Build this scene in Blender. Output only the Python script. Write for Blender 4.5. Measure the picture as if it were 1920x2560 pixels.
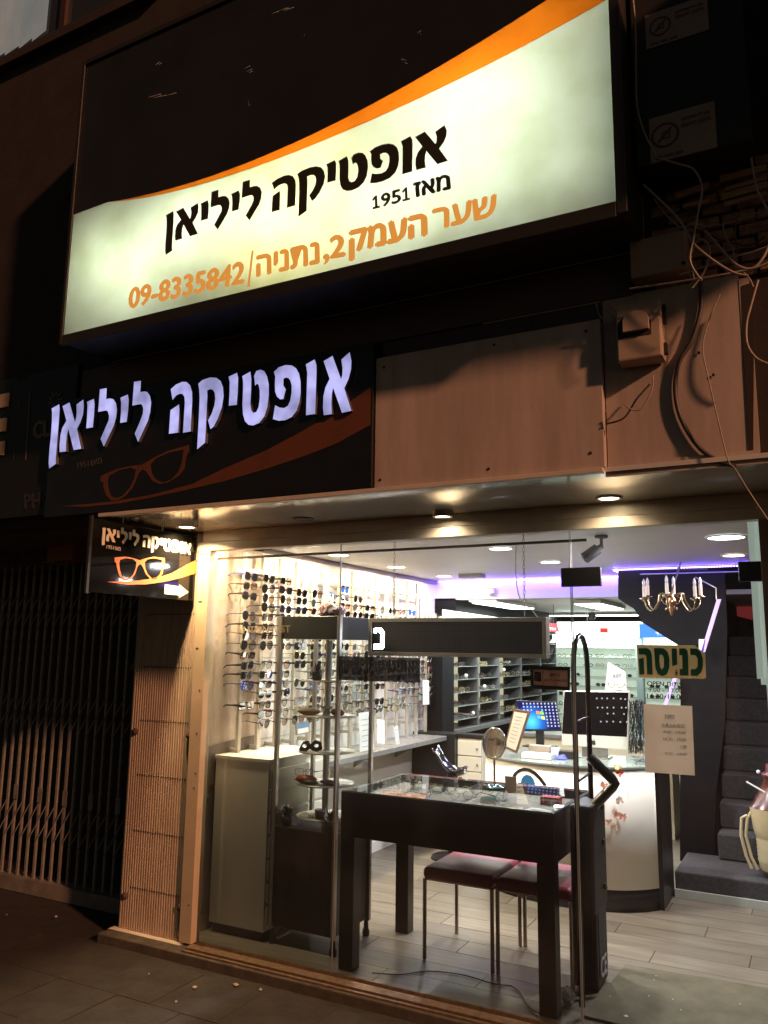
import bpy, bmesh, math, random
from mathutils import Vector, Matrix
from mathutils.geometry import tessellate_polygon
random.seed(7)
S = bpy.context.scene
for o in list(bpy.data.objects): bpy.data.objects.remove(o)
C = S.collection

# ---------------------------------------------------------------- camera
CAM = Vector((0.0, -3.72, 1.61))
YAW, PIT, ROL = math.radians(28.07), math.radians(9.66), math.radians(0.764)
FPX = 2010.0
def cam_axes():
    cy, sy, cp, sp, cr, sr = math.cos(YAW), math.sin(YAW), math.cos(PIT), math.sin(PIT), math.cos(ROL), math.sin(ROL)
    f = Vector((-sy*cp, cy*cp, sp)); r = Vector((cy, sy, 0)); u = r.cross(f)
    return r*cr + u*sr, u*cr - r*sr, f
RGT, UPV, FWD = cam_axes()
cd = bpy.data.cameras.new('camera'); cam = bpy.data.objects.new('camera', cd); C.objects.link(cam)
m3 = Matrix((RGT, UPV, -FWD)).transposed()
cam.matrix_world = Matrix.Translation(CAM) @ m3.to_4x4()
cd.sensor_fit = 'HORIZONTAL'; cd.sensor_width = 36; cd.lens = FPX/1920*36; cd.clip_start = 0.05; cd.clip_end = 300
S.camera = cam
def at(px, py, ax, v):
    """world point where the sight line of a photo pixel meets a plane of the place"""
    d = RGT*((px-960)/FPX) + UPV*((1280-py)/FPX) + FWD
    i = 'XYZ'.index(ax); t = (v-CAM[i])/d[i]
    return CAM + d*t

# ---------------------------------------------------------------- world, street light, exposure
W = bpy.data.worlds.new('World'); S.world = W; W.use_nodes = True
nt = W.node_tree; nt.nodes.clear()
sky = nt.nodes.new('ShaderNodeTexSky'); sky.sky_type = 'NISHITA'; sky.sun_disc = False
sky.sun_elevation = math.radians(26); sky.sun_rotation = math.radians(104)
hs = nt.nodes.new('ShaderNodeMixRGB'); hs.blend_type = 'MULTIPLY'; hs.inputs[0].default_value = 1; hs.inputs[2].default_value = (1.0, .80, .60, 1)
bg = nt.nodes.new('ShaderNodeBackground'); bg.inputs[1].default_value = 0.007
wo = nt.nodes.new('ShaderNodeOutputWorld')
nt.links.new(sky.outputs[0], hs.inputs[1]); nt.links.new(hs.outputs[0], bg.inputs[0]); nt.links.new(bg.outputs[0], wo.inputs[0])
sl = bpy.data.lights.new('street_light', 'SUN'); sl.energy = 1.3; sl.angle = math.radians(2.6); sl.color = (1.0, .44, .23)
so = bpy.data.objects.new('street_light', sl); C.objects.link(so)
so.rotation_euler = Vector((-1.12, .44, -.55)).to_track_quat('-Z', 'Y').to_euler()
S.view_settings.view_transform = 'Standard'; S.view_settings.look = 'None'; S.view_settings.gamma = 1
S.view_settings.exposure = 1.2; S.view_settings.use_curve_mapping = False
S.render.engine = 'CYCLES'
S.cycles.use_denoising = True
S.cycles.max_bounces = 10; S.cycles.transparent_max_bounces = 24; S.cycles.diffuse_bounces = 4; S.cycles.glossy_bounces = 4
S.cycles.sample_clamp_indirect = 4; S.cycles.caustics_reflective = False; S.cycles.caustics_refractive = False

# ---------------------------------------------------------------- helpers
MATS = {}
def mat(name, col, rough=.6, metal=0, noise=None, bump=None, spec=.5, col2=None, emit=None, coat=0, trans=0, sheen=0):
    if name in MATS: return MATS[name]
    m = bpy.data.materials.new(name); m.use_nodes = True; MATS[name] = m
    n = m.node_tree.nodes; l = m.node_tree.links; b = n['Principled BSDF']
    b.inputs['Base Color'].default_value = (*col, 1); b.inputs['Roughness'].default_value = rough
    b.inputs['Metallic'].default_value = metal; b.inputs['Specular IOR Level'].default_value = spec
    if coat: b.inputs['Coat Weight'].default_value = coat; b.inputs['Coat Roughness'].default_value = .08
    if trans: b.inputs['Transmission Weight'].default_value = trans
    if emit: b.inputs['Emission Color'].default_value = (*emit[0], 1); b.inputs['Emission Strength'].default_value = emit[1]
    tc = n.new('ShaderNodeTexCoord')
    if noise:
        sc, amt = noise[0], noise[1]; stretch = noise[2] if len(noise) > 2 else (1, 1, 1)
        mp = n.new('ShaderNodeMapping'); mp.inputs['Scale'].default_value = stretch
        tx = n.new('ShaderNodeTexNoise'); tx.inputs['Scale'].default_value = sc; tx.inputs['Detail'].default_value = 6; tx.inputs['Roughness'].default_value = .65
        cr = n.new('ShaderNodeValToRGB')
        c2 = col2 or tuple(max(0, c*(1-amt)) for c in col)
        cr.color_ramp.elements[0].position = .32; cr.color_ramp.elements[1].position = .68
        cr.color_ramp.elements[0].color = (*c2, 1); cr.color_ramp.elements[1].color = (*col, 1)
        l.new(tc.outputs['Object'], mp.inputs[0]); l.new(mp.outputs[0], tx.inputs['Vector']); l.new(tx.outputs[0], cr.inputs[0]); l.new(cr.outputs[0], b.inputs['Base Color'])
        mr = n.new('ShaderNodeMapRange'); mr.inputs[3].default_value = min(1, rough*1.25); mr.inputs[4].default_value = rough*.8
        l.new(tx.outputs[0], mr.inputs[0]); l.new(mr.outputs[0], b.inputs['Roughness'])
    if bump:
        t2 = n.new('ShaderNodeTexNoise'); t2.inputs['Scale'].default_value = bump[0]; t2.inputs['Detail'].default_value = 8
        bp = n.new('ShaderNodeBump'); bp.inputs['Strength'].default_value = bump[1]; bp.inputs['Distance'].default_value = bump[2] if len(bump) > 2 else .01
        l.new(tc.outputs['Object'], t2.inputs['Vector']); l.new(t2.outputs[0], bp.inputs['Height']); l.new(bp.outputs[0], b.inputs['Normal'])
    return m
def emis(name, col, st):
    if name in MATS: return MATS[name]
    m = bpy.data.materials.new(name); m.use_nodes = True; MATS[name] = m
    n = m.node_tree.nodes; n.clear(); e = n.new('ShaderNodeEmission'); e.inputs[0].default_value = (*col, 1); e.inputs[1].default_value = st
    o = n.new('ShaderNodeOutputMaterial'); m.node_tree.links.new(e.outputs[0], o.inputs[0]); return m
def glass(name, tint=(1, 1, 1), ior=1.5, rough=0.0, dirt=0.0, base=0.0):
    """thin pane: clear transmission plus Fresnel mirror, a little smear and dust"""
    if name in MATS: return MATS[name]
    m = bpy.data.materials.new(name); m.use_nodes = True; MATS[name] = m
    n = m.node_tree.nodes; l = m.node_tree.links; n.clear()
    t = n.new('ShaderNodeBsdfTransparent'); t.inputs[0].default_value = (*tint, 1)
    g = n.new('ShaderNodeBsdfGlossy'); g.inputs['Roughness'].default_value = rough
    f = n.new('ShaderNodeFresnel'); f.inputs[0].default_value = ior
    mx = n.new('ShaderNodeMixShader'); o = n.new('ShaderNodeOutputMaterial')
    src = f.outputs[0]
    if base:
        ad = n.new('ShaderNodeMath'); ad.operation = 'ADD'; ad.inputs[1].default_value = base; ad.use_clamp = True; l.new(f.outputs[0], ad.inputs[0]); src = ad.outputs[0]
    l.new(src, mx.inputs[0]); l.new(t.outputs[0], mx.inputs[1]); l.new(g.outputs[0], mx.inputs[2])
    last = mx
    if dirt:
        d = n.new('ShaderNodeBsdfDiffuse'); d.inputs[0].default_value = (.8, .8, .8, 1)
        tx = n.new('ShaderNodeTexNoise'); tx.inputs['Scale'].default_value = 2.3; tx.inputs['Detail'].default_value = 9
        tc = n.new('ShaderNodeTexCoord'); l.new(tc.outputs['Object'], tx.inputs['Vector'])
        mr = n.new('ShaderNodeMapRange'); mr.inputs[1].default_value = .45; mr.inputs[2].default_value = .8; mr.inputs[3].default_value = dirt*.25; mr.inputs[4].default_value = dirt
        l.new(tx.outputs[0], mr.inputs[0]); m2 = n.new('ShaderNodeMixShader')
        l.new(mr.outputs[0], m2.inputs[0]); l.new(mx.outputs[0], m2.inputs[1]); l.new(d.outputs[0], m2.inputs[2]); last = m2
    l.new(last.outputs[0], o.inputs[0]); return m
def translucent(name, col, dcol=(.6, .6, .55), mixd=.3, spec=.08):
    m = bpy.data.materials.new(name); m.use_nodes = True; MATS[name] = m
    n = m.node_tree.nodes; l = m.node_tree.links; n.clear()
    t = n.new('ShaderNodeBsdfTranslucent'); t.inputs[0].default_value = (*col, 1)
    d = n.new('ShaderNodeBsdfDiffuse'); d.inputs[0].default_value = (*dcol, 1)
    tx = n.new('ShaderNodeTexNoise'); tx.inputs['Scale'].default_value = 5; tx.inputs['Detail'].default_value = 8
    tc = n.new('ShaderNodeTexCoord'); l.new(tc.outputs['Object'], tx.inputs['Vector'])
    cr = n.new('ShaderNodeValToRGB'); cr.color_ramp.elements[0].position = .3; cr.color_ramp.elements[0].color = (col[0]*.86, col[1]*.86, col[2]*.8, 1)
    cr.color_ramp.elements[1].position = .55; cr.color_ramp.elements[1].color = (*col, 1)
    l.new(tx.outputs[0], cr.inputs[0]); l.new(cr.outputs[0], t.inputs[0])
    a = n.new('ShaderNodeMixShader'); a.inputs[0].default_value = mixd; l.new(t.outputs[0], a.inputs[1]); l.new(d.outputs[0], a.inputs[2])
    g = n.new('ShaderNodeBsdfGlossy'); g.inputs['Roughness'].default_value = .25
    b = n.new('ShaderNodeMixShader'); b.inputs[0].default_value = spec*.4; l.new(a.outputs[0], b.inputs[1]); l.new(g.outputs[0], b.inputs[2])
    o = n.new('ShaderNodeOutputMaterial'); l.new(b.outputs[0], o.inputs[0]); return m

class MB:
    def __init__(s): s.v = []; s.f = []; s.sm = []
    def add(s, vs, fs, smooth=False):
        k = len(s.v); s.v += [tuple(p) for p in vs]; s.f += [tuple(i+k for i in f) for f in fs]; s.sm += [smooth]*len(fs); return s
    def box(s, x0, x1, y0, y1, z0, z1):
        if x0 > x1: x0, x1 = x1, x0
        if y0 > y1: y0, y1 = y1, y0
        if z0 > z1: z0, z1 = z1, z0
        return s.add([(x0,y0,z0),(x1,y0,z0),(x1,y1,z0),(x0,y1,z0),(x0,y0,z1),(x1,y0,z1),(x1,y1,z1),(x0,y1,z1)],
                     [(0,3,2,1),(4,5,6,7),(0,1,5,4),(1,2,6,5),(2,3,7,6),(3,0,4,7)])
    def hexa(s, p):   # 8 corners: bottom ring 0-3, top ring 4-7
        return s.add(p, [(0,3,2,1),(4,5,6,7),(0,1,5,4),(1,2,6,5),(2,3,7,6),(3,0,4,7)])
    def slab(s, a, b, c, d, t):  # quad given thickness vector t
        t = Vector(t); q = [Vector(a), Vector(b), Vector(c), Vector(d)]
        return s.hexa(q + [p+t for p in q])
    def obox(s, c, ax, ay, az):
        c, ax, ay, az = map(Vector, (c, ax, ay, az))
        return s.hexa([c-ax-ay-az, c+ax-ay-az, c+ax+ay-az, c-ax+ay-az, c-ax-ay+az, c+ax-ay+az, c+ax+ay+az, c-ax+ay+az])
    def quad(s, *p): return s.add(p, [tuple(range(len(p)))])
    def tube(s, pts, r, n=6, cap=True, rs=None):
        pts = [Vector(p) for p in pts]; vs = []; fs = []; pn = None
        for i, p in enumerate(pts):
            d = (pts[min(i+1, len(pts)-1)] - pts[max(i-1, 0)]).normalized()
            if pn is None:
                a = Vector((0, 0, 1)) if abs(d.z) < .9 else Vector((1, 0, 0)); u = d.cross(a).normalized()
            else:
                u = (pn - d*pn.dot(d)); u = u.normalized() if u.length > 1e-6 else d.cross(Vector((0, 0, 1))).normalized()
            pn = u; w = d.cross(u); rr = rs[i] if rs else r
            for k in range(n):
                t = 2*math.pi*k/n; vs.append(p + u*(rr*math.cos(t)) + w*(rr*math.sin(t)))
        for i in range(len(pts)-1):
            for k in range(n): fs.append((i*n+k, i*n+(k+1) % n, (i+1)*n+(k+1) % n, (i+1)*n+k))
        s.add(vs, fs, n > 4)
        if cap: s.add(vs[:n], [tuple(range(n-1, -1, -1))]); s.add(vs[-n:], [tuple(range(n))])
        return s
    def lathe(s, prof, c=(0, 0, 0), n=20, ax='Z', smooth=True):
        c = Vector(c); vs = []; fs = []
        for r, h in prof:
            for k in range(n):
                t = 2*math.pi*k/n; a, b = r*math.cos(t), r*math.sin(t)
                vs.append(c + (Vector((a, b, h)) if ax == 'Z' else Vector((h, a, b)) if ax == 'X' else Vector((a, h, b))))
        for i in range(len(prof)-1):
            for k in range(n): fs.append((i*n+k, i*n+(k+1) % n, (i+1)*n+(k+1) % n, (i+1)*n+k))
        return s.add(vs, fs, smooth)
    def prism(s, poly, t, o, u, v, holes=()):
        """flat outline (with holes) in the plane o + a u + b v, thickness vector t"""
        o, u, v, t = map(Vector, (o, u, v, t)); loops = [poly] + list(holes)
        tri = tessellate_polygon([[Vector((a, b, 0)) for a, b in lp] for lp in loops])
        flat = [p for lp in loops for p in lp]; P = [o + u*a + v*b for a, b in flat]; n = len(P)
        fs = [tuple(x) for x in tri] + [tuple(i+n for i in reversed(x)) for x in tri]; k = 0
        for lp in loops:
            m = len(lp)
            for i in range(m): fs.append((k+i, k+(i+1) % m, n+k+(i+1) % m, n+k+i))
            k += m
        return s.add(P + [p+t for p in P], fs)
    def sphere(s, c, r, n=10, sq=(1, 1, 1)):
        c = Vector(c); vs = []; fs = []
        for i in range(n//2+1):
            a = math.pi*i/(n//2)
            for k in range(n):
                b = 2*math.pi*k/n; vs.append(c + Vector((r*sq[0]*math.sin(a)*math.cos(b), r*sq[1]*math.sin(a)*math.sin(b), r*sq[2]*math.cos(a))))
        for i in range(n//2):
            for k in range(n): fs.append((i*n+k, (i+1)*n+k, (i+1)*n+(k+1) % n, i*n+(k+1) % n))
        return s.add(vs, fs, True)
    def mesh(s, name, m, off=None):
        me = bpy.data.meshes.new(name); v = s.v if off is None else [tuple(Vector(p)-off) for p in s.v]
        me.from_pydata(v, [], s.f); me.validate(verbose=False)
        if len(me.polygons) == len(s.sm): me.polygons.foreach_set('use_smooth', s.sm)
        bm = bmesh.new(); bm.from_mesh(me); bmesh.ops.recalc_face_normals(bm, faces=bm.faces); bm.to_mesh(me); bm.free()
        me.materials.append(m); me.update(); return me
    def build(s, name, m, parent=None, label=None, cat=None, group=None, kind=None, bev=0, local=False):
        off = None
        if parent is not None and not local: off = parent.matrix_basis.translation if parent.parent is None else parent.matrix_basis.translation + parent.parent.matrix_basis.translation
        me = s.mesh(name, m, off); o = bpy.data.objects.new(name, me); C.objects.link(o); o.parent = parent
        tag(o, label, cat, group, kind)
        if bev:
            b = o.modifiers.new('bevel', 'BEVEL'); b.width = bev; b.segments = 2; b.limit_method = 'ANGLE'; b.harden_normals = False
        return o
def tag(o, label=None, cat=None, group=None, kind=None):
    if label: o['label'] = label
    if cat: o['category'] = cat
    if group: o['group'] = group
    if kind: o['kind'] = kind
    return o
def thing(name, label, cat, loc=(0, 0, 0), group=None, rz=0):
    o = bpy.data.objects.new(name, None); C.objects.link(o); o.location = loc; o.rotation_euler = (0, 0, rz); o.empty_display_size = .05
    return tag(o, label, cat, group)
def struct(name, mb, m, parent=None, bev=0): return mb.build(name, m, parent, kind='structure', bev=bev)
def copy_tree(root, loc, label=None, rz=None, sc=None):
    r = root.copy(); C.objects.link(r); r.location = loc
    if rz is not None: r.rotation_euler = (0, 0, rz)
    if sc is not None: r.scale = sc
    if label: r['label'] = label
    for ch in list(root.children):
        c = ch.copy(); C.objects.link(c); c.parent = r
        for g in list(ch.children):
            d = g.copy(); C.objects.link(d); d.parent = c
    return r
def heb(s): return s[::-1]
def text(name, s, tl, tr, bl, m, parent=None, bold=0.0, depth=.0012, label=None, cat=None, shear=0, font_space=1.0):
    """lettering stretched over the rectangle tl-tr-bl, a thin raised solid"""
    cu = bpy.data.curves.new(name, 'FONT'); cu.body = s; cu.extrude = .02; cu.shear = shear; cu.space_character = font_space; cu.resolution_u = 3
    to = bpy.data.objects.new('tmp_text', cu); C.objects.link(to); bpy.context.view_layer.update()
    dg = bpy.context.evaluated_depsgraph_get(); me0 = to.evaluated_get(dg).to_mesh()
    P = [v.co.copy() for v in me0.vertices]; F = [tuple(p.vertices) for p in me0.polygons]
    bpy.data.objects.remove(to); bpy.data.curves.remove(cu)
    if not P: return None
    x0 = min(p.x for p in P); x1 = max(p.x for p in P); y0 = min(p.y for p in P); y1 = max(p.y for p in P)
    tl, tr, bl = Vector(tl), Vector(tr), Vector(bl); U = tr-tl; V = tl-bl; N = U.cross(V).normalized()
    b = MB(); h_ = V.length; un_, vn_ = U.normalized(), V.normalized(); k_ = bold*h_*.9
    offs = [(0, 0)] if not bold else [(-1, 0), (1, 0), (0, .7), (0, -.7), (0, 0)]
    for i_, (ox, oy) in enumerate(offs):
        b.add([bl + U*((p.x-x0)/(x1-x0)) + V*((p.y-y0)/(y1-y0)) + un_*(ox*k_) + vn_*(oy*k_) + N*((depth if p.z > 0 else 0) + i_*.00012) for p in P], F)
    return b.build(name, m, parent, label=label, cat=cat)
def year_text(parent, m, tl, tr, bl, lead=0.0):
    """the year 1951 with flagged and footed ones"""
    tl, tr, bl = Vector(tl), Vector(tr), Vector(bl); U = tr-tl; V = tl-bl; N = U.cross(V).normalized()
    one = [(.05, 0), (.95, 0), (.95, .16), (.66, .16), (.66, 1), (.42, 1), (.02, .80), (.10, .64), (.36, .74), (.36, .16), (.05, .16)]
    for x0 in (0, .78):
        MB().prism([(x0 + a*.21, b) for a, b in one], N*.0012, bl + N*.0001, U, V).build('numeral', m, parent)
    text('numeral', '9', tl+U*.25, tl+U*.47, bl+U*.25, m, parent, bold=.055); text('numeral', '5', tl+U*.52, tl+U*.74, bl+U*.52, m, parent, bold=.055)
def area(name, loc, size, power, col, d=(0, 0, -1), shape='DISK', sy=None, spread=None):
    l = bpy.data.lights.new(name, 'AREA'); l.shape = shape; l.size = size
    if sy: l.size_y = sy
    l.energy = power; l.color = col
    if spread: l.spread = math.radians(spread)
    o = bpy.data.objects.new(name, l); C.objects.link(o); o.location = loc; o.rotation_euler = Vector(d).to_track_quat('-Z', 'Y').to_euler(); return o

WARM = (1.0, .72, .42); COOL = (.86, .95, 1.0); NEUT = (1.0, .93, .82)
LOGO = [('nun',[(-0.0111,0.9521),(0.0189,0.9974),(0.0225,0.9316),(0.0236,0.7054),(0.0234,0.4665),(0.0235,0.1491),(0.0257,0.0587),(0.0,0.0003),(-0.0044,0.0817),(-0.0055,0.2741),(-0.0047,0.5124),(-0.0055,0.7542),(-0.0079,0.8871)]),('alef',[(0.0334,0.9611),(0.0632,0.9973),(0.0953,0.6832),(0.0998,0.7516),(0.0998,0.8306),(0.0963,0.9476),(0.1242,1.0017),(0.1286,0.9071),(0.1279,0.7823),(0.1191,0.6714),(0.1064,0.5827),(0.1321,0.2786),(0.0996,0.275),(0.0684,0.602),(0.0636,0.5118),(0.0625,0.4029),(0.0653,0.2721),(0.0378,0.2735),(0.0347,0.3688),(0.035,0.5271),(0.0406,0.6293),(0.0569,0.7292)]),('yod',[(0.1373,0.9676),(0.1659,0.994),(0.1706,0.912),(0.1718,0.7379),(0.1707,0.5604),(0.1427,0.5623),(0.1425,0.7256),(0.1408,0.9016)]),('lamed',[(0.1808,1.1639),(0.2082,1.1626),(0.2098,0.9862),(0.2273,0.9859),(0.2398,0.9635),(0.2513,0.8934),(0.257,0.7905),(0.2559,0.6692),(0.2489,0.543),(0.2144,0.243),(0.199,0.3686),(0.2176,0.5503),(0.2271,0.6421),(0.2271,0.7118),(0.221,0.7845),(0.2125,0.807),(0.1803,0.8059)]),('yod',[(0.2623,0.9665),(0.2915,0.9951),(0.2967,0.9119),(0.2973,0.7499),(0.2943,0.5611),(0.2684,0.5616),(0.2689,0.7234),(0.2668,0.8812)]),('lamed',[(0.3064,1.1633),(0.3342,1.1607),(0.3348,0.9882),(0.3528,0.9854),(0.3634,0.969),(0.3755,0.9057),(0.3825,0.8023),(0.3812,0.6613),(0.3743,0.5379),(0.3397,0.2409),(0.3241,0.3685),(0.3431,0.5474),(0.352,0.6529),(0.3522,0.7282),(0.3465,0.7885),(0.3385,0.8059),(0.3056,0.804)]),('he',[(0.4199,0.9289),(0.4403,0.9809),(0.4653,1.0043),(0.4828,0.9905),(0.4981,0.932),(0.5073,0.8331),(0.5099,0.71),(0.51,0.2765),(0.4805,0.2724),(0.4808,0.7043),(0.4779,0.784),(0.4689,0.8304),(0.4563,0.8388),(0.4438,0.8245),(0.4296,0.7683)]),('heleg',[(0.4249,0.6301),(0.4505,0.6929),(0.4529,0.6214),(0.4531,0.2757),(0.4242,0.2768)]),('qof',[(0.5145,0.9484),(0.5297,0.9905),(0.5587,1.0085),(0.5829,0.9869),(0.5998,0.9293),(0.6097,0.8374),(0.6139,0.7061),(0.6098,0.5544),(0.5952,0.3934),(0.5815,0.2953),(0.5706,0.2669),(0.5599,0.3962),(0.5733,0.4911),(0.5812,0.5929),(0.5833,0.6908),(0.5803,0.7694),(0.5729,0.82),(0.562,0.8406),(0.55,0.8296),(0.5519,0.735),(0.552,0.4425),(0.5522,0.0866),(0.5234,0.0086),(0.5234,0.2749),(0.5235,0.5674),(0.5225,0.7457),(0.5194,0.8547)]),('yod',[(0.6172,0.9612),(0.6466,0.9939),(0.6516,0.9234),(0.6524,0.7342),(0.6508,0.5546),(0.6228,0.5594),(0.6231,0.7466),(0.6218,0.8796)]),('tet',[(0.6601,0.9501),(0.6888,0.9932),(0.6938,0.8842),(0.6945,0.6824),(0.6941,0.5406),(0.6983,0.4545),(0.7064,0.4111),(0.7177,0.4184),(0.7253,0.4817),(0.7283,0.6035),(0.7269,0.7056),(0.7221,0.786),(0.7152,0.8108),(0.7092,0.7855),(0.7039,0.9216),(0.7112,0.986),(0.7271,0.9945),(0.7407,0.963),(0.751,0.8856),(0.7581,0.7725),(0.76,0.6274),(0.7567,0.4648),(0.7471,0.3424),(0.7294,0.2626),(0.707,0.2403),(0.691,0.2581),(0.6771,0.3161),(0.6687,0.417),(0.6651,0.5521),(0.665,0.7532),(0.6639,0.8633)]),('pe',[(0.7654,0.94),(0.7819,0.992),(0.8045,1.0067),(0.827,0.9862),(0.8419,0.9365),(0.8531,0.8539),(0.8589,0.7411),(0.8606,0.5952),(0.8575,0.459),(0.8486,0.3462),(0.8321,0.2708),(0.81,0.2412),(0.7875,0.2472),(0.768,0.2811),(0.7738,0.4682),(0.789,0.4273),(0.8059,0.4096),(0.8188,0.4325),(0.8261,0.4959),(0.83,0.6076),(0.8294,0.7042),(0.8246,0.7736),(0.818,0.8143),(0.8086,0.8331),(0.7996,0.8233),(0.7999,0.7265),(0.809,0.6654),(0.8013,0.5379),(0.7906,0.5405),(0.7791,0.5866),(0.7723,0.66),(0.7705,0.7602),(0.7708,0.8686)]),('vav',[(0.8658,0.9511),(0.8949,0.9948),(0.9014,0.9162),(0.9024,0.8194),(0.9018,0.2681),(0.8715,0.2696),(0.8715,0.8346)]),('alef',[(0.91,0.9482),(0.9407,0.9941),(0.9726,0.681),(0.9766,0.7264),(0.9769,0.819),(0.9722,0.9259),(1.0001,1.0003),(1.0065,0.8854),(1.0056,0.7828),(0.9978,0.6713),(0.984,0.5639),(1.0099,0.2729),(0.9783,0.2656),(0.9454,0.5949),(0.9416,0.5174),(0.9406,0.4028),(0.9434,0.2674),(0.9155,0.2686),(0.9122,0.3649),(0.9126,0.5045),(0.9188,0.6097),(0.9329,0.7102)])]
G_OUT = [(-0.6479,2.0683),(-0.5765,2.0804),(-0.5151,2.079),(-0.4653,2.0729),(-0.4165,2.0894),(-0.3617,2.1019),(-0.2756,2.1042),(-0.271,2.0839),(-0.2815,2.0587),(-0.2829,2.0174),(-0.3003,1.9954),(-0.3417,1.9784),(-0.3792,1.9786),(-0.4133,1.9992),(-0.4446,2.0431),(-0.4618,2.0534),(-0.4777,2.0399),(-0.4941,1.9922),(-0.5225,1.9636),(-0.5521,1.9527),(-0.5825,1.9555),(-0.6105,1.9821),(-0.6282,2.019),(-0.6327,2.041),(-0.6458,2.0461)]
G_L = [(-0.609,2.0595),(-0.5672,2.0736),(-0.5145,2.0725),(-0.4892,2.0586),(-0.4925,2.0252),(-0.5073,1.991),(-0.5358,1.9658),(-0.5615,1.9617),(-0.5885,1.9743),(-0.606,2.0082),(-0.6132,2.0397)]
G_R = [(-0.4282,2.0647),(-0.4068,2.0837),(-0.3516,2.0942),(-0.294,2.0919),(-0.2948,2.0438),(-0.3062,2.0085),(-0.3329,1.9858),(-0.3655,1.9818),(-0.3996,2.0004),(-0.4208,2.032)]
SW = [(-0.6896,1.9361),(-0.5373,1.9331),(-0.404,1.9446),(-0.2644,1.9696),(-0.1175,2.0073),(-0.0047,2.042),(-0.0109,2.1211),(-0.1223,2.067),(-0.2099,2.0239),(-0.2863,2.0),(-0.3973,1.9738),(-0.4953,1.956)]
ARR = [(-0.2603,1.9562),(-0.1438,1.9524),(-0.1428,1.9651),(-0.0591,1.9253),(-0.1383,1.885),(-0.1395,1.9003),(-0.2587,1.9015)]
# ================================================================ SETTING
asphalt = mat('asphalt', (.03, .025, .019), .85, noise=(9, .45), bump=(60, .5, .006))
concrete = mat('concrete', (.085, .07, .052), .8, noise=(14, .45), bump=(70, .4, .004))
dark_plaster = mat('dark_plaster', (.030, .021, .016), .8, noise=(6, .45), bump=(50, .35, .004))
grey_board = mat('grey_board', (.10, .085, .10), .6, noise=(4, .25), bump=(30, .1))
beige_panel = mat('beige_panel', (.50, .41, .36), .55, noise=(5, .30, (1.6, 1.6, .22)), bump=(25, .08))
black_paint = mat('black_paint', (.012, .012, .013), .4, noise=(12, .4), bump=(40, .08))
alu = mat('aluminium', (.46, .43, .39), .32, metal=.85, noise=(20, .15))
alu_cream = mat('cream_aluminium', (.70, .63, .52), .38, metal=.1, noise=(8, .18), bump=(40, .05))
soffit_m = mat('soffit_sheet', (.80, .76, .68), .10, coat=.6, spec=.9, metal=.2, noise=(2.5, .18), bump=(5, .05, .02))
white_wall = mat('white_wall', (.80, .77, .72), .6, noise=(3, .06), bump=(30, .05))
ceil_m = mat('ceiling_paint', (.74, .71, .69), .45, noise=(2, .05), bump=(8, .04))
rubber = mat('black_rubber', (.015, .015, .015), .6)
chrome = mat('chrome', (.75, .74, .73), .12, metal=1)
grey_metal = mat('grey_metal', (.28, .28, .27), .4, metal=.6, noise=(15, .3))
cable_m = mat('cable_sheath', (.38, .31, .26), .5, noise=(30, .3))
cable_d = mat('dark_cable', (.05, .045, .04), .5)

# pavement: one ground sheet plus the joints of its slabs
g = MB(); g.box(-40, 40, -40, -.12, -.3, -.062); struct('pavement_base', g, asphalt)
slab = MB().box(-.1985, .1985, -.1985, .1985, -.02, .006).mesh('paving_slab', mat('paving_stone', (.034, .028, .021), .88, noise=(5, .55), bump=(55, .5, .005)))
paving = tag(bpy.data.objects.new('pavement', None), kind='structure'); C.objects.link(paving); paving.location = (-2.2, -.5, -.062)
for i in range(-7, 6):
    for j in range(4):
        o = bpy.data.objects.new('paving_slab', slab); C.objects.link(o); o.parent = paving
        o.location = (.1 + i*.4 + (0 if j % 2 else .2), .12 - j*.4, random.uniform(-.001, .001)); o.rotation_euler = (random.uniform(-.004, .004), random.uniform(-.004, .004), random.uniform(-.004, .004))
# threshold sill and its steps
g = MB(); g.box(-3.74, .35, -.12, .02, -.2, -.012); struct('threshold_step', g, concrete, bev=.006)
g = MB(); g.box(-3.13, .3, -.075, -.012, -.012, .004); g.box(-3.13, .3, -.105, -.088, -.012, -.002); g.box(-3.13, -.996, .018, .03, -.01, .008)
struct('threshold_rails', g, mat('worn_brass_strip', (.26, .18, .11), .5, metal=.5, noise=(30, .45)))
# building face above the shop
g = MB(); g.box(-14, 6, -.62, -.3, 2.31, 9); struct('facade_wall', g, dark_plaster)
g = MB(); g.box(-14, 6, -.3, .3, 2.45, 9); struct('wall_core', g, dark_plaster)
g = MB(); g.box(-14, -3.3, -.615, .5, 2.312, 2.33); struct('neighbour_soffit', g, mat('grey_render', (.15, .14, .125), .8, noise=(9, .4), bump=(40, .3)))
# soffit over the shop window
g = MB(); g.box(-3.32, .6, -.665, .06, 2.29, 2.308); so_ = struct('soffit', g, soffit_m)
g = MB(); g.box(-3.34, -.672, -.70, -.668, 2.283, 2.303); struct('soffit_edge_trim', g, alu_cream, bev=.002)
g = MB(); g.box(-.672, .6, -.655, -.645, 2.272, 2.292); struct('soffit_edge_trim', g, beige_panel)
# transom over the glass
g = MB(); g.box(-3.21, .3, -.006, .06, 2.225, 2.29); struct('transom', g, alu_cream, bev=.003)
g = MB(); g.box(-3.235, .3, -.02, .05, 2.171, 2.222); struct('transom', g, alu_cream, bev=.003)
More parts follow.
